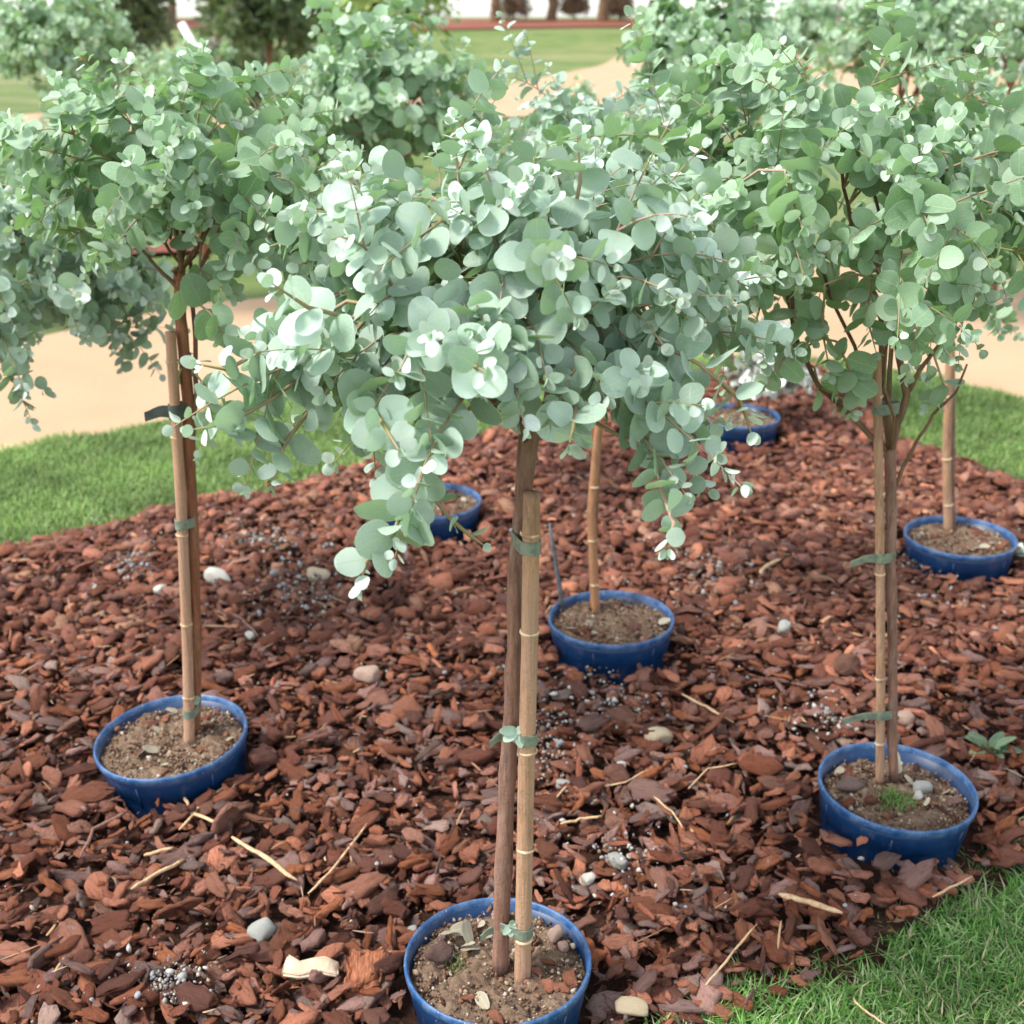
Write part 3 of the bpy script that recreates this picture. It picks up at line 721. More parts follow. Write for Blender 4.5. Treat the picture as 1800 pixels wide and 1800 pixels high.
pot_piece(pf, -.075, .075, .050, DRY[0], 'dry_leaf', (.5, .3, 2.6), .014); pot_piece(pf, -.050, .045, .042, DRY[1], 'dry_leaf', (.9, .2, .7), .012); pot_piece(pf, -.052, .082, .040, DRY[2], 'dry_leaf', (.3, -.6, 1.9), .016)
pot_piece(pr, -.085, .03, .085, chip_meshes[12], 'bark_chip', (.2, .1, .2), .002); pot_piece(pr, -.06, -.02, .05, chip_meshes[3], 'bark_chip', (.1, .3, 1.2), -.006)
pot_piece(pr, .065, .025, .055, rock_mesh(44, M['grey_stone'], (1, .5, .5)), 'stone', (.1, .2, .3), -.004); pot_piece(pr, .05, .0, .03, rock_mesh(45, M['white_stone'], (1, .7, .6)), 'stone', (0, 0, 1), -.006)
pot_piece(pr, .02, .06, .05, DRY[3], 'dry_leaf', (.8, .2, .3), .006)

# ------------------------------------------------------------------ leaves
def bez(a, b, c, n):
    return [(a*(1-t)**2 + b*2*t*(1-t) + c*t*t) for t in [i/n for i in range(n+1)]]
ALL = []   # records of trees with their leaves, for the visible-size ranking
def shoot_leaves(path, rec, size, gap, t0, r, young_tip=True, flat=.45):
    """decussate pairs along a shoot"""
    L = [0]
    for i in range(1, len(path)): L.append(L[-1]+(path[i]-path[i-1]).length)
    tot = L[-1]; d = tot*t0; ang = r.uniform(0, math.pi)
    while d < tot:
        i = 1
        while i < len(L)-1 and L[i] < d: i += 1
        f = (d-L[i-1])/max(1e-6, L[i]-L[i-1]); p = path[i-1].lerp(path[i], f); T = (path[i]-path[i-1]).normalized()
        a = T.cross(Vector((0, 0, 1)))
        if a.length < .05: a = Vector((1, 0, 0))
        a.normalize(); b = T.cross(a).normalized()
        u = d/tot; s = size*(1.08 - .58*max(0, (u-.45)/.55)**1.4)*r.uniform(.78, 1.18)
        A = a*math.cos(ang)+b*math.sin(ang)
        for sg in (1, -1):
            if r.random() < .06: continue
            D = (A*sg + T*r.uniform(.25, .75) + Vector((0, 0, -.18)) + Vector((r.gauss(0, .2), r.gauss(0, .2), r.gauss(0, .2)))).normalized()
            N = (T*.9 + Vector((0, 0, flat)) + Vector((r.gauss(0, .3), r.gauss(0, .3), r.gauss(0, .3))))
            N = N - D*N.dot(D)
            if N.length < .05: continue
            N.normalize()
            yg = young_tip and u > .82
            rec['P'].append(p + D*.004); rec['D'].append(D); rec['N'].append(N); rec['S'].append(s*(.8 if yg else 1)); rec['Y'].append(yg)
        ang += math.pi/2 + r.uniform(-.25, .25); d += gap*r.uniform(.75, 1.25)*(1 - .45*u)
    if young_tip:      # closed pair of young leaves at the shoot tip
        T = (path[-1]-path[-2]).normalized(); a = T.cross(Vector((.2, .1, 1))).normalized()
        for sg in (1, -1):
            D = (T + a*sg*.45).normalized(); N = (T*.3 - a*sg); N = (N-D*N.dot(D)).normalized()
            rec['P'].append(path[-1]); rec['D'].append(D); rec['N'].append(N); rec['S'].append(size*.42*r.uniform(.7, 1.2)); rec['Y'].append(True)

def grow(name, label, cat, group, base, trunk, radii, Cc, R, nlimb, ntwig, leaf, seed, bark='trunk', gap=.030, lean_down=.25, temps=None, lmat='leaf',
         limbs_extra=(), sprigs=(), indiv=True, flat=.45, tw_r=.0016, shells=(.62, 1.05), clear=(.10, .02), open_w=0.0):
    r = random.Random(seed); root = empty(name, base, label, cat, group)
    tb = MB(); P = [Vector(p) for p in trunk]
    Q = []; RR = []
    for i in range(len(P)-1):
        k = 7
        for j in range(k):
            t = j/k; q = P[i].lerp(P[i+1], t); rad = radii[i]*(1-t)+radii[i+1]*t
            q += Vector((noise.noise(q*9+Vector((seed, 0, 0))), noise.noise(q*9+Vector((0, seed, 4))), 0))*rad*.35
            Q.append(q); RR.append(rad*(1+.10*noise.noise(q*30)+(.16 if r.random() < .12 else 0)))
    Q.append(P[-1]); RR.append(radii[-1])
    tb.tube(Q, RR, 12); tb.build('trunk', M[bark], root)
    topP = P[-1]; nodes = [topP]; rec = dict(P=[], D=[], N=[], S=[], Y=[], root=root, indiv=indiv, temps=temps, lmat=lmat)
    R = Vector(R); Cc = Vector(Cc); ga = 2.399963
    def limb(pts, r0, r1):
        mb = MB(); mb.tube(pts, [r0+(r1-r0)*i/(len(pts)-1) for i in range(len(pts))], 7, rough=.12); mb.build('branch', M['branch'], root)
    for i in range(nlimb):
        an = i*ga + r.uniform(-.3, .3); el_ = r.uniform(-.15, 1.3) if i else 1.45
        d = Vector((math.cos(an)*math.cos(el_), math.sin(an)*math.cos(el_), math.sin(el_)))
        end = Cc + Vector((d.x*R.x, d.y*R.y, d.z*R.z))*.55
        # start somewhere on the last stretch of the trunk
        st = P[-1].lerp(P[-2], r.uniform(0, .30)**1.3*(1.2 if i % 3 else .2))
        mid = st.lerp(end, r.uniform(.3, .6)) + Vector((r.gauss(0, .03), r.gauss(0, .03), r.uniform(-.01, .07)))*R.x/.35
        pts = bez(st, mid, end, 8); pts = pts[:1]+[q_+Vector((r.gauss(0, 1), r.gauss(0, 1), r.gauss(0, 1)))*.006*R.x/.35 for q_ in pts[1:]]; limb(pts, radii[-1]*r.uniform(.22, .55), tw_r*1.5); nodes += pts[3:]
    for pts_, r0, r1 in limbs_extra:
        pts_ = [Vector(p) for p in pts_]; Qx = []
        for i in range(len(pts_)-1):
            for j in range(4): Qx.append(pts_[i].lerp(pts_[i+1], j/4) + Vector((r.uniform(-1, 1), r.uniform(-1, 1), 0))*.002)
        Qx.append(pts_[-1]); limb(Qx, r0, r1); nodes += Qx[len(Qx)//2:]
    tw = MB()
    def in_open(p): return abs(p.x-topP.x) < open_w+.015 and p.y < topP.y and p.z < topP.z-.01+.32*(topP.y-p.y)
    for i in range(ntwig):
        zz = 1-2*(i+.5)/ntwig; zz = zz*(1-.0) ; an = i*ga+r.uniform(-.25, .25); rr = math.sqrt(max(0, 1-zz*zz))
        d = Vector((rr*math.cos(an), rr*math.sin(an), zz))
        lump = 1 + .42*noise.noise(d*2.1+Vector((seed*1.7, 0, 0)))
        tip = Cc + Vector((d.x*R.x, d.y*R.y, d.z*R.z))*r.uniform(*shells)*lump
        if zz < -.5 and r.random() < .6 + .4*(zz < -.8): continue
        if in_open(tip) or (clear[0] > .12 and tip.z < topP.z-.01 and math.hypot(tip.x-topP.x, tip.y-topP.y) < .17): continue
        c0 = Cc.lerp(tip, .35); st = min(nodes, key=lambda q: (q-c0).length)
        mid = st.lerp(tip, .5) + Vector((0, 0, (.10 if zz > -.2 else .06)*R.z/.35)) 
        pts = bez(st, mid, tip + Vector((0, 0, -lean_down*.10 if zz < .3 else .0)), 7)
        tw.tube(pts, [tw_r*1.5+(tw_r*.45-tw_r*1.5)*k/7 for k in range(8)], 5, cap=False)
        shoot_leaves(pts, rec, leaf, gap, .28, r, flat=flat)
        for sd in range(2 if r.random() < .75 else 1):
            k = r.choice([3, 4, 5]); a0 = pts[k]; dr = (pts[k+1]-pts[k]).normalized()
            sdv = dr.cross(Vector((r.gauss(0, 1), r.gauss(0, 1), r.gauss(0, 1)))).normalized()
            e = a0 + (dr*.7+sdv*.8)*R.x*r.uniform(.22, .42)
            if in_open(e): continue
            p2 = bez(a0, a0.lerp(e, .5)+Vector((0, 0, .012)), e, 4)
            tw.tube(p2, [tw_r, tw_r*.8, tw_r*.6, tw_r*.5, tw_r*.4], 4, cap=False)
            shoot_leaves(p2, rec, leaf*.86, gap*.9, .25, r, flat=flat)
    # keep the fork and the inside of the crown's underside bare, as on a stemmed standard
    keep = [i for i in range(len(rec['P'])) if not (math.hypot(rec['P'][i].x-topP.x, rec['P'][i].y-topP.y) < clear[0]*(1+.4*noise.noise(rec['P'][i]*9)) and rec['P'][i].z < topP.z+clear[1])
            and not (rec['P'][i].z < topP.z-.01 and math.hypot(rec['P'][i].x-topP.x, rec['P'][i].y-topP.y) < clear[0]*1.3)
            and not (abs(rec['P'][i].x+rec['D'][i].x*rec['S'][i]*.5-topP.x) < open_w and rec['P'][i].y < topP.y and rec['P'][i].z-rec['S'][i]*.4 < topP.z-.02+.32*(topP.y-rec['P'][i].y))
            and not ((rec['P'][i]-topP).length < clear[0]*.5)]
    for k_ in ('P', 'D', 'N', 'S', 'Y'): rec[k_] = [rec[k_][i] for i in keep]
    for pts_, sz_, gp in sprigs:
        pts_ = [Vector(p) for p in pts_]
        st = min(nodes, key=lambda q: (q-pts_[0]).length) if (pts_[0]-topP).length > .05 else topP
        full = ([st, st.lerp(pts_[0], .5)+Vector((0, 0, .015))] if (st-pts_[0]).length > .02 else []) + pts_
        tw.tube(full, [tw_r*1.5]*(len(full)-1)+[tw_r*.5], 5, cap=False)
        shoot_leaves(pts_, rec, sz_, gp, .0, r, flat=.3)
    tw.build('twigs', M['twig'], root, kind='stuff')
    ALL.append(rec); return root

def lay_leaves():
    """the leaves that show largest become single objects, the rest of a crown one mesh"""
    N = 450; zb = np.full((N, N), 1e9); own = np.full((N, N), -1, dtype=np.int64); glob = []
    for ti, rec in enumerate(ALL):
        for k in ('P', 'D', 'N'): rec[k] = np.array([v[:] for v in rec[k]])
        rec['S'] = np.array(rec['S']); ctr = rec['P']+rec['D']*rec['S'][:, None]*.5
        px, py, dep = project(ctr); view = ctr-np.array([0, 0, CAMZ]); view /= np.linalg.norm(view, axis=1)[:, None]
        fac = np.abs((view*rec['N']).sum(1)); rec['rad'] = rec['S']*.45*F/np.maximum(dep, .1)*np.sqrt(np.maximum(fac, .1))
        rec['pp'] = (px, py, dep); rec['vis'] = np.zeros(len(dep), int)
    off = 0
    for ti, rec in enumerate(ALL):
        px, py, dep = rec['pp']; rad = rec['rad']
        for i in range(len(dep)):
            if dep[i] < .2: continue
            cx, cy, rr = px[i]/4, py[i]/4, max(.8, rad[i]/4)
            x0, x1, y0, y1 = int(max(0, cx-rr)), int(min(N-1, cx+rr)), int(max(0, cy-rr)), int(min(N-1, cy+rr))
            if x0 > x1 or y0 > y1: continue
            sub = zb[y0:y1+1, x0:x1+1]; mk = sub > dep[i]; sub[mk] = dep[i]; own[y0:y1+1, x0:x1+1][mk] = off+i
        off += len(dep)
    cnt = np.bincount(own[own >= 0], minlength=off); off = 0
    for rec in ALL:
        n = len(rec['S']); vis = cnt[off:off+n]; off += n
        D, Nn, S_ = rec['D'], rec['N'], rec['S']; X_ = np.cross(D, Nn); R = np.stack([X_, D, Nn], 2)
        if rec['temps'] is None:
            r_ = rng.integers(0, N_OLD, n); yv = np.array(rec['Y']); r_ = np.where(yv, N_OLD+rng.integers(0, N_YOUNG, n), r_); temps = EUC
        else: r_ = rng.integers(0, len(rec['temps']), n); temps = rec['temps']
        base = np.array(rec['root'].location[:])
        order = np.argsort(-vis, kind='stable')
        k = 0
        if rec['indiv']: k = int(min(300, (vis >= 4).sum()))
        for i in order[:k]:
            o = bpy.data.objects.new('leaf', EUC_SETS[rec['lmat']][r_[i]]); C.objects.link(o); o.parent = rec['root']
            m4 = Matrix(R[i].tolist()).to_4x4() @ Matrix.Diagonal((S_[i], S_[i], S_[i], 1)); m4.translation = Vector(rec['P'][i]-base); o.matrix_basis = m4
        rest = order[k:]
        link('leaves', scatter_mesh('leaves', temps, r_[rest], R[rest], np.repeat(S_[rest][:, None], 3, 1), rec['P'][rest]-base, M[rec['lmat']]), rec['root'], 'stuff')

# canes with their ties ------------------------------------------------------
def cane(pts, rad, label, ties, other, mat='cane', seed=1, name='bamboo_cane', group='canes that stake the potted trees'):
    r = random.Random(seed); P = [Vector(p) for p in pts]; root = empty(name, P[0], label, 'cane', group)
    Q = []; RR = []; L = 0; tot = sum((P[i+1]-P[i]).length for i in range(len(P)-1)); nd = [tot*u for u in (.12, .30, .52, .74, .92)]
    nd = [x+r.uniform(-.03, .03) for x in nd]; nodes = []
    N = 90
    def pt(s):
        acc = 0
        for i in range(len(P)-1):
            l = (P[i+1]-P[i]).length
            if s <= acc+l or i == len(P)-2: return P[i].lerp(P[i+1], (s-acc)/l)
            acc += l
    for i in range(N+1):
        s = tot*i/N; q = pt(s); b = sum(math.exp(-((s-x)/.006)**2) for x in nd); Q.append(q+Vector((math.sin(s*5+seed), math.cos(s*4), 0))*.0015); RR.append(rad*(1-.10*i/N)*(1+.10*b))
    mb = MB(); mb.tube(Q, RR, 14); mb.build('shaft', M[mat], root)
    for x in nd:
        q = pt(x); t = (pt(x+.01)-pt(x-.01)).normalized()*.0022
        mb = MB(); mb.tube([q-t*1.4, q-t*.6, q+t*.6, q+t*1.4], [rad*1.0, rad*1.13, rad*1.13, rad*1.0], 14, cap=False); mb.build('node_ring', M['cane_node'], root)
    for (zt, hgt, tail, tm) in ties:
        # the tape runs as a loop round cane and trunk at height zt
        def on(path):
            for i in range(len(path)-1):
                a, b = Vector(path[i]), Vector(path[i+1])
                if (a.z-zt)*(b.z-zt) <= 0: return a.lerp(b, (zt-a.z)/(b.z-a.z+1e-9))
            return Vector(path[-1])
        a = on(P); b = on(other) if other else a; b = Vector((b.x, b.y, zt)); ra = rad*1.06+.0012; rb = (rad*.85 if other else ra)
        d = (b-a); d.z = 0; ang = math.atan2(d.y, d.x) if d.length > 1e-4 else 0
        ring = []
        for k in range(9):
            an = ang+math.pi/2+math.pi*k/8; ring.append((a.x+ra*math.cos(an), a.y+ra*math.sin(an)))
        for k in range(9):
            an = ang-math.pi/2+math.pi*k/8; ring.append((b.x+rb*1.12*math.cos(an), b.y+rb*1.12*math.sin(an)))
        mb = MB(); n = len(ring); base = 0
        cx, cy = sum(p[0] for p in ring)/n, sum(p[1] for p in ring)/n
        for (zz, k_) in ((-hgt/2, 1), (hgt/2, 1), (hgt/2, .93), (-hgt/2, .93)):
            for (x, y) in ring: mb.v.append(Vector((cx+(x-cx)*k_, cy+(y-cy)*k_, zt+zz+rnd.uniform(-.0012, .0012))))
        for j in range(4):
            for k in range(n): k2 = (k+1) % n; j2 = (j+1) % 4; mb.f.append((j*n+k, j*n+k2, j2*n+k2, j2*n+k))
        if tail:
            sx_, L_ = tail; x0 = min(p[0] for p in ring) if sx_ < 0 else max(p[0] for p in ring); y0 = cy-.012; hh = hgt*.42
            V = []; ns = 5
            for k in range(ns+1):
                u = k/ns; x = x0 + sx_*L_*u; dz = -.006*u*u + .002*math.sin(u*5); ww = hh*(1-.25*u)
                for (yy, zz) in ((0, ww), (.002, ww), (.002, -ww), (0, -ww)): V.append((x, y0-.01*u+yy, zt+dz+zz))
            Fc = []
            for k in range(ns):
                for j in range(4): j2 = (j+1) % 4; Fc.append((k*4+j, k*4+j2, (k+1)*4+j2, (k+1)*4+j))
            Fc += [(0, 1, 2, 3), (ns*4+3, ns*4+2, ns*4+1, ns*4)]
            mb.add(V, Fc)
        mb.build('tie', M[tm], root, smooth=False)
    return root

TG = 'eucalyptus standards in blue pots'
LAB = {}
# --- front tree
Y0 = POS['front'].y
soilz = RIM_Z-.026
def on_soil(px, py): return at_z(px, py, soilz-.006)
b0 = on_soil(880, 1712); bY = b0.y
tr_front = [b0, at_y(885, 1500, bY+.005), at_y(900, 1250, bY+.012), at_y(908, 1000, bY+.015), at_y(922, 880, bY+.02), at_y(930, 745, bY+.02)]
c0 = on_soil(918, 1728)
cn_front = [c0, at_y(924, 1500, bY-.012), at_y(931, 1150, bY-.014), at_y(933, 866, bY-.016)]
Cf = at_y(880, 575, bY+.04)
yf = bY-.24
grow('eucalyptus_tree', 'foremost eucalyptus with sharp pale round leaves, in the bottom centre pot', 'tree', TG, (b0.x, b0.y, soilz), tr_front, [.0145, .0138, .0128, .0122, .0122, .0165],
     Cf, (.365, .32, .245), 13, 98, .0415, 5, 'trunk', shells=(.6, 1.16), gap=.029, tw_r=.0019, clear=(.13, .03), open_w=.062,
     sprigs=[([at_y(735, 830, yf+.10), at_y(712, 885, yf), at_y(690, 940, yf-.02), at_y(645, 985, yf-.03), at_y(632, 1030, yf-.03)], .058, .040),
             ([at_y(765, 880, yf+.06), at_y(795, 915, yf+.05), at_y(825, 940, yf+.05), at_y(850, 958, yf+.05)], .028, .034),
             ([at_y(1150, 800, yf+.1), at_y(1165, 870, yf+.05), at_y(1185, 920, yf), at_y(1170, 965, yf)], .036, .03),
             ([at_y(640, 700, yf+.1), at_y(670, 740, yf), at_y(700, 790, yf-.05)], .044, .03),
             ([at_y(1015, 700, yf+.1), at_y(1008, 750, yf+.03), at_y(1000, 785, yf)], .044, .03),
             ([at_y(800, 620, yf+.1), at_y(830, 640, yf), at_y(855, 655, yf-.06)], .044, .03),
             ([at_y(560, 560, yf+.2), at_y(470, 610, yf+.14), at_y(400, 650, yf+.12), at_y(345, 640, yf+.1)], .043, .034),
             ([at_y(560, 640, yf+.2), at_y(480, 700, yf+.14), at_y(400, 745, yf+.12), at_y(340, 755, yf+.1)], .046, .034),
             ([at_y(560, 700, yf+.2), at_y(500, 780, yf+.14), at_y(480, 850, yf+.12)], .042, .034),
             ([at_y(620, 560, yf+.1), at_y(540, 540, yf+.02), at_y(480, 500, yf)], .046, .034),
             ([at_y(1150, 600, yf+.2), at_y(1230, 640, yf+.14), at_y(1300, 700, yf+.12), at_y(1320, 760, yf+.1)], .046, .034),
             ([at_y(1130, 660, yf+.2), at_y(1200, 740, yf+.14), at_y(1260, 800, yf+.12)], .044, .034),
             ([at_y(1000, 420, yf+.2), at_y(1020, 320, yf+.18), at_y(1015, 240, yf+.18)], .052, .034),
             ([at_y(880, 420, yf+.2), at_y(870, 340, yf+.18), at_y(850, 290, yf+.18)], .046, .034)])
cane(cn_front, .0138, 'thick bamboo cane in the bottom centre pot, tied to the foremost trunk',
     [(at_y(932, 952, bY).z, .020, None, 'tie'), (at_y(928, 1288, bY).z, .019, (-1, .02), 'tie'), (at_y(915, 1622, bY).z, .018, (-1, .022), 'tie')], tr_front, seed=3)

# --- left tree
b1 = at_z(342, 1296, soilz-.006); Yl = b1.y
tr_left = [b1, at_y(345, 1150, Yl), at_y(338, 900, Yl), at_y(330, 700, Yl), at_y(318, 560, Yl), at_y(316, 470, Yl+.01)]
c1 = at_z(334, 1312, soilz-.006)
cn_left = [c1, at_y(330, 1150, Yl-.02), at_y(318, 900, Yl-.02), at_y(300, 583, Yl-.02)]
grow('eucalyptus_tree', 'left eucalyptus with a red brown trunk, in the tilted pot', 'tree', TG, (b1.x, b1.y, soilz), tr_left, [.012, .012, .012, .012, .0115, .011],
     at_y(335, 345, Yl+.02), (.35, .33, .21), 9, 66, .044, 17, 'brown_trunk', gap=.029, lmat='leaf_green', open_w=.03, shells=(.6, 1.15),
     limbs_extra=[([at_y(320, 540, Yl), at_y(345, 480, Yl), at_y(375, 430, Yl), at_y(400, 370, Yl)], .006, .003), ([at_y(318, 510, Yl), at_y(285, 480, Yl), at_y(250, 440, Yl)], .005, .003),
                  ([at_y(335, 800, Yl), at_y(346, 690, Yl), at_y(342, 560, Yl+.02), at_y(335, 460, Yl+.03)], .006, .004)],
     sprigs=[([at_y(300, 420, Yl-.1), at_y(290, 400, Yl-.13), at_y(300, 370, Yl-.15)], .045, .03), ([at_y(350, 470, Yl-.1), at_y(380, 500, Yl-.13), at_y(420, 520, Yl-.15)], .045, .03), ([at_y(330, 520, Yl-.1), at_y(370, 550, Yl-.15), at_y(400, 600, Yl-.2)], .056, .04), ([at_y(330, 640, Yl), at_y(370, 690, Yl-.03), at_y(370, 740, Yl-.05), at_y(348, 800, Yl-.08)], .042, .04)])
cane(cn_left, .0118, 'slim cane of the left tilted pot with a dark tie near its top',
     [(at_y(318, 718, Yl).z, .030, (-1, .045), 'dark_tie'), (at_y(325, 914, Yl).z, .021, None, 'tie'), (at_y(335, 1240, Yl).z, .019, None, 'tie')], tr_left, seed=5)

# --- right tree
b2 = at_z(1571, 1372, .085); Yr = b2.y
tr_right = [b2, at_y(1568, 1200, Yr), at_y(1567, 1000, Yr), at_y(1566, 850, Yr), at_y(1565, 790, Yr)]
c2 = at_z(1546, 1376, .080)
cn_right = [c2, at_y(1547, 1200, Yr-.01), at_y(1547, 900, Yr-.01), at_y(1542, 630, Yr-.01)]
grow('eucalyptus_tree', 'right eucalyptus forking into several bare stems above its cane', 'tree', TG, (b2.x, b2.y, .085), tr_right, [.0098, .0095, .0098, .0105, .011],
     at_y(1465, 390, Yr+.0), (.45, .36, .26), 3, 92, .0425, 23, 'trunk', gap=.030, shells=(.6, 1.15), lmat='leaf_green',
     limbs_extra=[([at_y(1566, 790, Yr), at_y(1592, 695, Yr), at_y(1578, 600, Yr), at_y(1570, 500, Yr), at_y(1575, 400, Yr), at_y(1600, 300, Yr)], .0085, .003),
                  ([at_y(1566, 785, Yr), at_y(1552, 690, Yr+.02), at_y(1550, 560, Yr+.02), at_y(1500, 420, Yr+.02), at_y(1480, 300, Yr)], .007, .003),
                  ([at_y(1555, 790, Yr), at_y(1500, 735, Yr), at_y(1440, 680, Yr), at_y(1400, 595, Yr), at_y(1380, 510, Yr), at_y(1370, 400, Yr)], .006, .003),
                  ([at_y(1595, 690, Yr), at_y(1625, 640, Yr), at_y(1655, 600, Yr), at_y(1680, 520, Yr)], .005, .0025),
                  ([at_y(1570, 860, Yr), at_y(1610, 780, Yr), at_y(1640, 730, Yr), at_y(1680, 690, Yr), at_y(1700, 640, Yr)], .004, .002),
                  ([at_y(1400, 600, Yr), at_y(1390, 500, Yr-.1), at_y(1330, 420, Yr-.1), at_y(1290, 330, Yr-.1)], .004, .0025)],
     sprigs=[([at_y(1350, 480, Yr-.1), at_y(1330, 560, Yr-.14), at_y(1345, 640, Yr-.15)], .046, .032), ([at_y(1400, 600, Yr), at_y(1370, 640, Yr-.05), at_y(1345, 680, Yr-.08)], .042, .03),
             ([at_y(1450, 500, Yr-.1), at_y(1445, 580, Yr-.12), at_y(1460, 660, Yr-.12)], .045, .034), ([at_y(1440, 680, Yr), at_y(1480, 700, Yr-.03), at_y(1500, 730, Yr-.04)], .038, .03),
             ([at_y(1530, 480, Yr-.1), at_y(1525, 560, Yr-.13), at_y(1540, 620, Yr-.13)], .045, .034), ([at_y(1640, 620, Yr), at_y(1660, 680, Yr), at_y(1625, 720, Yr)], .040, .03),
             ([at_y(1390, 540, Yr-.05), at_y(1400, 560, Yr-.1), at_y(1430, 600, Yr-.12)], .05, .03), ([at_y(1560, 540, Yr-.05), at_y(1590, 560, Yr-.1), at_y(1640, 600, Yr-.12), at_y(1680, 610, Yr-.12)], .048, .03),
             ([at_y(1470, 600, Yr-.05), at_y(1490, 640, Yr-.08), at_y(1510, 700, Yr-.05)], .045, .03),
             ([at_y(1380, 300, Yr-.25), at_y(1400, 370, Yr-.33), at_y(1410, 400, Yr-.37)], .05, .03), ([at_y(1600, 300, Yr-.25), at_y(1620, 370, Yr-.33), at_y(1632, 395, Yr-.37)], .05, .03)])
cane(cn_right, .0092, 'slim cane of the front right pot with three grey green ties',
     [(at_y(1550, 716, Yr).z, .021, None, 'tie'), (at_y(1556, 976, Yr).z, .020, (-1, .05), 'tie'), (at_y(1558, 1252, Yr).z, .020, (-1, .07), 'tie')], tr_right, seed=7)

# --- middle tree
b3 = at_z(1044, 1072, soilz-.006); Ym = b3.y
tr_mid = [b3, at_y(1044, 960, Ym), at_y(1047, 800, Ym), at_y(1050, 600, Ym), at_y(1050, 470, Ym)]
grow('eucalyptus_tree', 'eucalyptus with fine bluish leaves right behind the foremost crown', 'tree', TG, (b3.x, b3.y, soilz), tr_mid, [.012, .012, .012, .012, .010],
     at_y(1040, 300, Ym+.1), (.38, .34, .21), 8, 74, .036, 31, 'brown_trunk', gap=.030)
cane([at_z(1047, 1078, soilz-.006), at_y(1040, 900, Ym-.03), at_y(1055, 730, Ym-.03), at_y(1058, 600, Ym-.03)], .012, 'orange brown cane in the middle pot behind the foremost tree', [], None, 'cane_orange', 9)
mb = MB(); q0 = at_z(990, 1082, soilz-.01); mb.tube([q0, at_y(985, 1040, q0.y), at_y(972, 960, q0.y+.01), at_y(966, 920, q0.y+.01)], [.006, .007, .0055, .003], 8)
tag(mb.build('plant_stake', M['dark_stake']), 'thin dark grey stake stuck in the left side of the middle pot', 'stake')

# --- back right tree
b4 = at_z(1674, 930, soilz-.006); Yb = b4.y
tr_br = [b4, at_y(1672, 800, Yb), at_y(1672, 640, Yb+.01), at_y(1672, 480, Yb+.01), at_y(1675, 420, Yb+.01)]
grow('eucalyptus_tree', 'eucalyptus at the right edge, crown cut off by the picture edge', 'tree', TG, (b4.x, b4.y, soilz), tr_br, [.012, .0115, .0105, .0095, .009],
     at_y(1770, 320, Yb+.1), (.40, .38, .33), 8, 60, .044, 37, 'trunk', gap=.031, lmat='leaf_green',
     sprigs=[([at_y(1700, 480, Yb-.1), at_y(1740, 540, Yb-.15), at_y(1790, 590, Yb-.2)], .05, .035)])
cane([at_z(1668, 936, soilz-.006), at_y(1664, 800, Yb-.025), at_y(1668, 650, Yb-.025), at_y(1670, 485, Yb-.025)], .0135, 'tall cane in the pot near the right lawn', [], None, 'cane', 11)

# --- back left tree (leaning)
b5 = at_z(752, 872, soilz-.006); Yk = b5.y
tr_bl = [b5, at_y(745, 700, Yk), at_y(730, 560, Yk), at_y(690, 420, Yk), at_y(660, 330, Yk)]
grow('eucalyptus_tree', 'leaning eucalyptus behind and between the left and foremost trees', 'tree', TG, (b5.x, b5.y, soilz), tr_bl, [.014, .013, .012, .0115, .011],
     at_y(672, 205, Yk+.1), (.37, .36, .31), 9, 66, .052, 41, 'brown_trunk', gap=.034, lmat='leaf_green')
cane([at_z(742, 880, soilz-.006), at_y(738, 740, Yk-.03), at_y(736, 560, Yk-.03)], .012, 'cane of the half hidden pot behind the foremost crown', [], None, 'cane_orange', 13)

# --- farthest potted tree
b6 = at_z(1297, 722, soilz-.006); Yg = b6.y
tr_far = [b6, at_y(1280, 600, Yg), at_y(1262, 450, Yg), at_y(1250, 330, Yg), at_y(1245, 260, Yg)]
grow('eucalyptus_tree', 'farthest potted eucalyptus, crown against the sky at upper right', 'tree', TG, (b6.x, b6.y, soilz), tr_far, [.015, .014, .013, .012, .011],
     at_y(1250, 125, Yg+.1), (.36, .36, .34), 9, 76, .056, 43, 'trunk', gap=.036, lmat='leaf_green')

# --- tree cut by the left edge
Yo = POS['offleft'].y
tr_off = [(-1.62, Yo, .08), (-1.60, Yo, .4), (-1.56, Yo, .7), (-1.53, Yo, .84)]
grow('eucalyptus_tree', 'low soft crown cut off by the left picture edge', 'tree', TG, (-1.62, Yo, .08), tr_off, [.013, .012, .012, .012],
     at_y(45, 500, Yo), (.36, .38, .30), 9, 92, .045, 47, 'brown_trunk', gap=.031)

# --- the second row beyond the path
G2 = 'round eucalyptus trees in the row beyond the sand path'
def row2(px, py, Yd, R, lbl, seed, nt=64, lf=.06):
    cc = at_y(px, py, Yd); base = Vector((cc.x+.02, Yd, 0))
    grow('eucalyptus_tree', lbl, 'tree', G2, base, [base, base.lerp(Vector((cc.x, Yd, cc.z-R*.8)), .5), Vector((cc.x, Yd, cc.z-R*.6))], [.03, .025, .022],
         cc, (R, R*.95, R*.75), 7, nt, lf, seed, 'brown_trunk', gap=.05, lmat='leaf_green', indiv=False, tw_r=.0025)
row2(110, 90, 7.2, .46, 'blurred pale eucalyptus in the upper left corner beyond the path', 53, 80, .06)
row2(1610, 75, 6.9, .52, 'soft eucalyptus crown at the upper right against the sky', 59, 100, .06)
row2(1790, 60, 8.3, .42, 'eucalyptus at the extreme upper right corner', 61, 60, .06)
row2(1420, 60, 9.0, .30, 'small eucalyptus peeping between the two upper right crowns', 67, 50, .06)
row2(330, 165, 8.8, .40, 'eucalyptus beyond the path seen just over the left crown', 78, 60, .06)
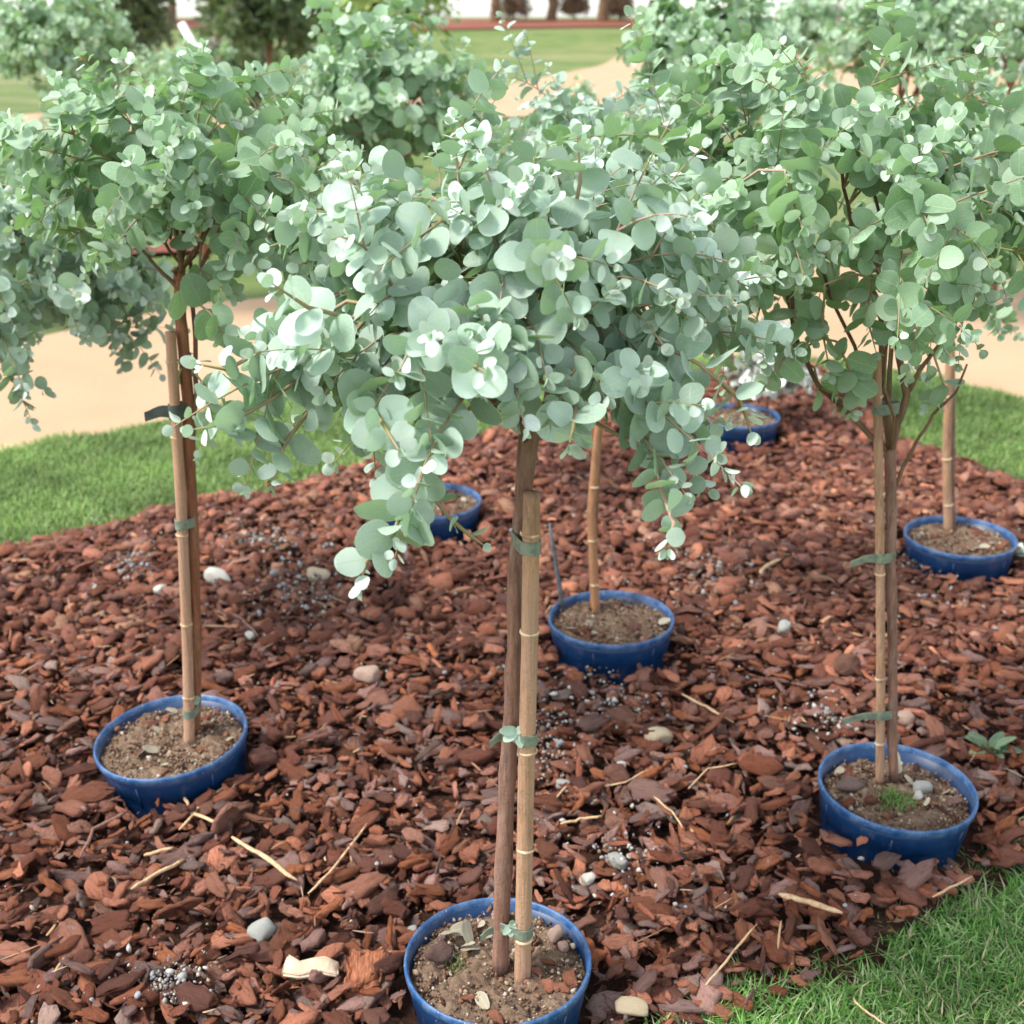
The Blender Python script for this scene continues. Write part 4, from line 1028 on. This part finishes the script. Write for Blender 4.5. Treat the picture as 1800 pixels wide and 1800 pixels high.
row2(1010, 205, 8.0, .22, 'smallest eucalyptus beyond the path above the foremost crown', 80, 30, .05)
row2(640, 130, 9.5, .40, 'eucalyptus behind the leaning tree, beyond the path', 71, 50, .06)
row2(70, 290, 8.2, .46, 'low pale eucalyptus behind the crown cut by the left edge', 74, 50, .05)
row2(-150, 260, 7.0, .5, 'eucalyptus beyond the path just off the left edge', 73, 60, .06)

# --- white leaved plant beside the farthest pot
wp = at_z(1345, 755, 0)
grow('silver_plant', 'small white leaved plant beside the farthest blue pot', 'plant', None, wp, [wp, wp+Vector((0, 0, .10)), wp+Vector((0, 0, .16))], [.006, .005, .004],
     wp+Vector((0, 0, .24)), (.16, .13, .18), 5, 34, .055, 79, 'branch', gap=.03, indiv=False, temps=None, lmat='silver_leaf')

# --- trees and shrubs in the far background
def far_tree(name, px, base_py, Yd, cpy, R, H, lbl, cat, seed, mat, nt, lf, trunk_r=.1, group=None, gap=.2, zoff=None, bark='branch'):
    g = at_y(px, 500, Yd); gz = terrain(g.x, Yd); base = Vector((g.x, Yd, gz)); cc = Vector((g.x, Yd, zoff if zoff is not None else at_y(px, cpy, Yd).z))
    grow(name, lbl, cat, group, base, [base, base.lerp(cc, .35)+Vector((.05*R[0], 0, 0)), cc-Vector((0, 0, R[2]*.45))], [trunk_r, trunk_r*.85, trunk_r*.6],
         cc, R, 7, nt, lf, seed, bark, gap=gap, indiv=False, temps=POINTY, lmat=mat, tw_r=R[0]*.008)
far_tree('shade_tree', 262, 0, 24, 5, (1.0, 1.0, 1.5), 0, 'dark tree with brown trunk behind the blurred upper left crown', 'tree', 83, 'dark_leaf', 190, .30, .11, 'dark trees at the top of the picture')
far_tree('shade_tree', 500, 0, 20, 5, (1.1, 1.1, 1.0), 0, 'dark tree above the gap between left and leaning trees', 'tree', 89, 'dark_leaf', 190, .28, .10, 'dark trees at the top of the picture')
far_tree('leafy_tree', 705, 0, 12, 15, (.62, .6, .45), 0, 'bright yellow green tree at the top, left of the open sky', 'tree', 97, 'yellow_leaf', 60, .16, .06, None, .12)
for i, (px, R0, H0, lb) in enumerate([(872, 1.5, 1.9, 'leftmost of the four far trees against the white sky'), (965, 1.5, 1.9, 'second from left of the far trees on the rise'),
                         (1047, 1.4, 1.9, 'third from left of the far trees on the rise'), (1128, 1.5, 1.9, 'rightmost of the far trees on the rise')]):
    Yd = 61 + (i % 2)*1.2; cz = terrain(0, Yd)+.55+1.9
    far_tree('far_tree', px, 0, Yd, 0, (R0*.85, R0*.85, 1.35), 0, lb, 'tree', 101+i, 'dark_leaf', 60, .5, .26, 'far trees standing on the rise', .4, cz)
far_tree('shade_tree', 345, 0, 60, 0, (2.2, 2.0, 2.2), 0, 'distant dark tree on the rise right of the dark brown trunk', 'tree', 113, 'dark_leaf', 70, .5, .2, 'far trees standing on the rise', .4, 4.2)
SG = 'low grey and red shrubs in the far beds'
def shrub(px, py, Yd, R, lbl, seed, mat, cat='shrub'):
    cc = at_y(px, py, Yd); gz = terrain(cc.x, Yd); base = Vector((cc.x, Yd, gz)); cc.z = max(cc.z, gz+R*.7)
    grow('shrub', lbl, cat, SG, base, [base, base+Vector((0, 0, (cc.z-gz)*.5)), base+Vector((0, 0, (cc.z-gz)*.7))], [R*.07, R*.06, R*.05],
         cc, (R, R, R*.85), 6, 60, R*.28, seed, 'branch', gap=R*.16, indiv=False, temps=POINTY, lmat=mat, tw_r=R*.015)
shrub(378, 100, 34, .62, 'round grey shrub beyond the leaning white pole', 127, 'grey_leaf')
shrub(150, 130, 26, .8, 'rounded olive shrub low at the upper left behind the dark trunk', 171, 'yellow_leaf')
shrub(590, 70, 26, .9, 'bushy olive green shrub between the two dark upper trees and the open sky', 173, 'dark_leaf')
shrub(440, 150, 22, .8, 'dark bushy shrub beyond the path above the left tree', 179, 'dark_leaf')
shrub(1440, 22, 52, 1.1, 'grey brown shrub at the top edge, right of the open sky', 131, 'grey_leaf')
shrub(1530, 30, 55, 1.2, 'reddish grey shrub at the top edge beside the grey brown one', 137, 'grey_leaf')
shrub(1795, 110, 14, .32, 'white leaved shrub at the right edge', 139, 'silver_leaf')
shrub(1775, 290, 7.6, .48, 'yellow green shrub glowing between the right crowns', 149, 'yellow_leaf')
shrub(905, 45, 62, .8, 'left low reddish shrub on the crest bed', 151, 'red_leaf'); shrub(1010, 42, 63, .8, 'middle low reddish shrub on the crest bed', 157, 'red_leaf'); shrub(1090, 40, 62, .8, 'right low reddish shrub on the crest bed', 163, 'red_leaf')

# leaning white pole, label, weed
pa, pb = at_z(541, 446, 0), at_y(318, 40, 8.9)
mb = MB(); mb.tube([pa+Vector((0, 0, -.01)), pa.lerp(pb, .33), pa.lerp(pb, .66), pb], [.030, .028, .027, .026], 12)
tag(mb.build('pole', M['white']), 'leaning white pole above the left tree, pointing up to the left', 'pole')
pl = at_y(704, 697, 3.5)
root = empty('plant_label', (pl.x, pl.y, 0), 'white rectangular plant label showing through the foremost crown', 'plant label')
mb = MB(); w_, h_ = .028, .022
mb.add([(pl.x-w_, pl.y, pl.z-h_), (pl.x+w_, pl.y, pl.z-h_), (pl.x+w_, pl.y, pl.z+h_), (pl.x-w_, pl.y, pl.z+h_), (pl.x-w_, pl.y+.003, pl.z-h_), (pl.x+w_, pl.y+.003, pl.z-h_), (pl.x+w_, pl.y+.003, pl.z+h_), (pl.x-w_, pl.y+.003, pl.z+h_)],
       [(0, 1, 2, 3), (4, 7, 6, 5), (0, 4, 5, 1), (1, 5, 6, 2), (2, 6, 7, 3), (3, 7, 4, 0)])
mb.build('face_plate', M['label'], root, smooth=False)
mb = MB(); mb.tube([(pl.x, pl.y+.006, 0), (pl.x, pl.y+.006, pl.z)], [.004, .004], 6); mb.build('post', M['label'], root)

lay_leaves()

# weed right of the right pot, and tufts in pots
def weed(px, py, label, n, L, mat, seed, name='weed'):
    p = at_z(px, py, .02); r = random.Random(seed); root = empty(name, (p.x, p.y, ground_z(p)), label, 'weed')
    mes = leaf_meshes([leaf_template(200+seed+i, .6, 7, .2, .1, .25) for i in range(4)], M[mat])
    for i in range(n):
        an = i*2.4+r.uniform(-.3, .3); e = r.uniform(.15, .9); D = Vector((math.cos(an)*math.cos(e), math.sin(an)*math.cos(e), math.sin(e))); N = Vector((0, 0, 1)); N = (N-D*N.dot(D)).normalized()
        X_ = D.cross(N); s = L*r.uniform(.6, 1.2); o = link('leaf', mes[i % 4], root)
        m4 = Matrix(((X_.x, D.x, N.x), (X_.y, D.y, N.y), (X_.z, D.z, N.z))).to_4x4() @ Matrix.Diagonal((s, s, s, 1)); m4.translation = D*.01+Vector((0, 0, .03)); o.matrix_basis = m4
    return root
m_w = leaf_mat('weed_leaf', (.05, .12, .04), (.16, .26, .12), (.3, .42, .3), .25); M['weed'] = m_w
weed(1738, 1325, 'low green weed growing right of the front right pot', 11, .055, 'weed', 1)
weed(1788, 985, 'greyish weed at the right edge beside the back right pot', 8, .05, 'leaf', 5)

# ------------------------------------------------------------------ grass
def blades(name, x, y, z, L, wd, lean, cols, label, parent=None, kind='stuff'):
    n = len(x); an = rng.uniform(0, 6.28, n); dx, dy = np.cos(an), np.sin(an); tx, ty = -dy, dx
    ln = lean*rng.random(n)+.1; V = np.zeros((n, 5, 3))
    for k, (u, ww) in enumerate(((0, 1), (0, 1), (.55, .75), (.55, .75), (1, 0))):
        sg = (-1, 1, 1, -1, 0)[k]
        V[:, k, 0] = x+dx*L*ln*u**1.7+sg*tx*wd*ww/2; V[:, k, 1] = y+dy*L*ln*u**1.7+sg*ty*wd*ww/2; V[:, k, 2] = z+L*u*(1-.35*ln*u)
    b = np.arange(n)*5; Q = np.stack([b, b+1, b+2, b+3], 1); T = np.stack([b+3, b+2, b+4], 1)
    pt_ = (np.sin(x*7.1+y*3.3)*np.sin(y*8.7-x*2.1+1)+.6*np.sin(x*19+2)*np.sin(y*23))[:, None]; c = cols[rng.integers(0, len(cols), n)]*rng.uniform(.6, 1.2, (n, 1))*(1+.22*pt_); c = np.concatenate([c, np.ones((n, 1))], 1); c = np.repeat(c, 5, 0)
    me = np_mesh(name, V.reshape(-1, 3), [Q, T], M['blade'], {'tint': c, 'lc': np.zeros((n*5, 3))})
    return tag(link(name, me, parent), label, 'grass' if label else None, kind=kind)
GC = np.array([(.08, .21, .035), (.12, .27, .05), (.17, .34, .075), (.06, .15, .025), (.10, .24, .045), (.24, .40, .12), (.14, .30, .06), (.34, .46, .22), (.42, .38, .22)])
GC2 = np.array([(.13, .23, .055), (.17, .29, .07), (.21, .33, .10), (.11, .18, .05), (.27, .34, .13)])
def lawn_pts(n, x0, x1, y0, y1, spill):
    x = rng.uniform(x0, x1, n); y = rng.uniform(y0, y1, n); d = edge_dist(x, y); ins = in_bed(x, y)
    wob = .045*np.sin(x*17+1)+.04*np.sin(y*27)+.03*np.sin(x*57+y*41)
    k = (~ins & (d > -wob*.6)) | (ins & (d < np.maximum(0, wob)+rng.random(n)**6*spill)); x, y = x[k], y[k]
    px, py, dep = project(np.stack([x, y, np.zeros(len(x))], 1)); k = (px > -500) & (px < 2600) & (py < 2200) & (py > 300); return x[k], y[k]
x, y = lawn_pts(150000, .15, 2.6, 1.05, 3.0, .10)
n = len(x); blades('near_grass', x, y, -.020+np.zeros(n), rng.uniform(.028, .054, n), rng.uniform(.0022, .0048, n), 1.5, GC*1.22, 'green grass in the bottom right corner spilling over the bark')
# mown lawn between the bed and the path
PATH_LOW = [(-1500, 1100), (-700, 930), (0, 785), (260, 738), (450, 700), (700, 660), (1000, 630), (1300, 622), (1500, 632), (1650, 655), (1800, 700), (2500, 860)]
PW = [at_z(a, b) for a, b in PATH_LOW]
def before_path(x, y): return y < np.interp(x, [p.x for p in PW], [p.y for p in PW]) + .04*np.sin(x*9) + .03*np.sin(x*23)
x, y = lawn_pts(420000, -3.2, 3.4, 2.9, 6.2, .06); k = before_path(x, y) & (y > 3.0); x, y = x[k], y[k]; n = len(x)
blades('lawn_grass', x, y, -.026+np.zeros(n), rng.uniform(.026, .05, n), rng.uniform(.003, .006, n), 1.3, GC2*1.28, 'mown grass strip between the bark bed and the sand path')
# tufts on pot soil
def tuft(px, py, n, L, lbl):
    sp2 = .004+.00006*n; p = at_z(px, py, soilz); x = p.x+rng.normal(0, sp2, n); y = p.y+rng.normal(0, sp2, n)
    blades('grass_tuft', x, y, np.full(n, soilz-.008), rng.uniform(.5, 1, n)*L, np.full(n, .0016), 1.1, GC[:3]*1.0, lbl)
tuft(805, 1708, 60, .032, 'tiny bright grass tuft in the soil of the front pot')
tuft(1572, 1402, 260, .026, 'mossy grass tuft in the soil of the front right pot')

def sprig(px, py, Yd, n, L, label, seed):
    p = at_y(px, py, Yd); r = random.Random(seed); root = empty('fallen_leaves', p, label, 'leaves')
    for i in range(n):
        an = r.uniform(0, 6.28); D = Vector((math.cos(an), -.4, math.sin(an)*.8)).normalized(); N = Vector((r.gauss(0, .4), -.8, .7)); N = (N-D*N.dot(D)).normalized(); X_ = D.cross(N); q = L*r.uniform(.6, 1.1)
        o = link('leaf', EUC_SETS['leaf'][r.randrange(N_OLD)], root); m4 = Matrix(((X_.x, D.x, N.x), (X_.y, D.y, N.y), (X_.z, D.z, N.z))).to_4x4() @ Matrix.Diagonal((q*.6, q, q, 1)); o.matrix_basis = m4
sprig(908, 1285, bY-.016, 5, .026, 'small grey green leaves sprouting from the foremost trunk at the middle tie', 1)
sprig(900, 1625, bY-.018, 4, .022, 'little leaves caught in the lowest tie of the foremost cane', 2)
sprig(350, 1232, Yl-.014, 4, .022, 'pale little sprout at the foot of the left cane', 3)
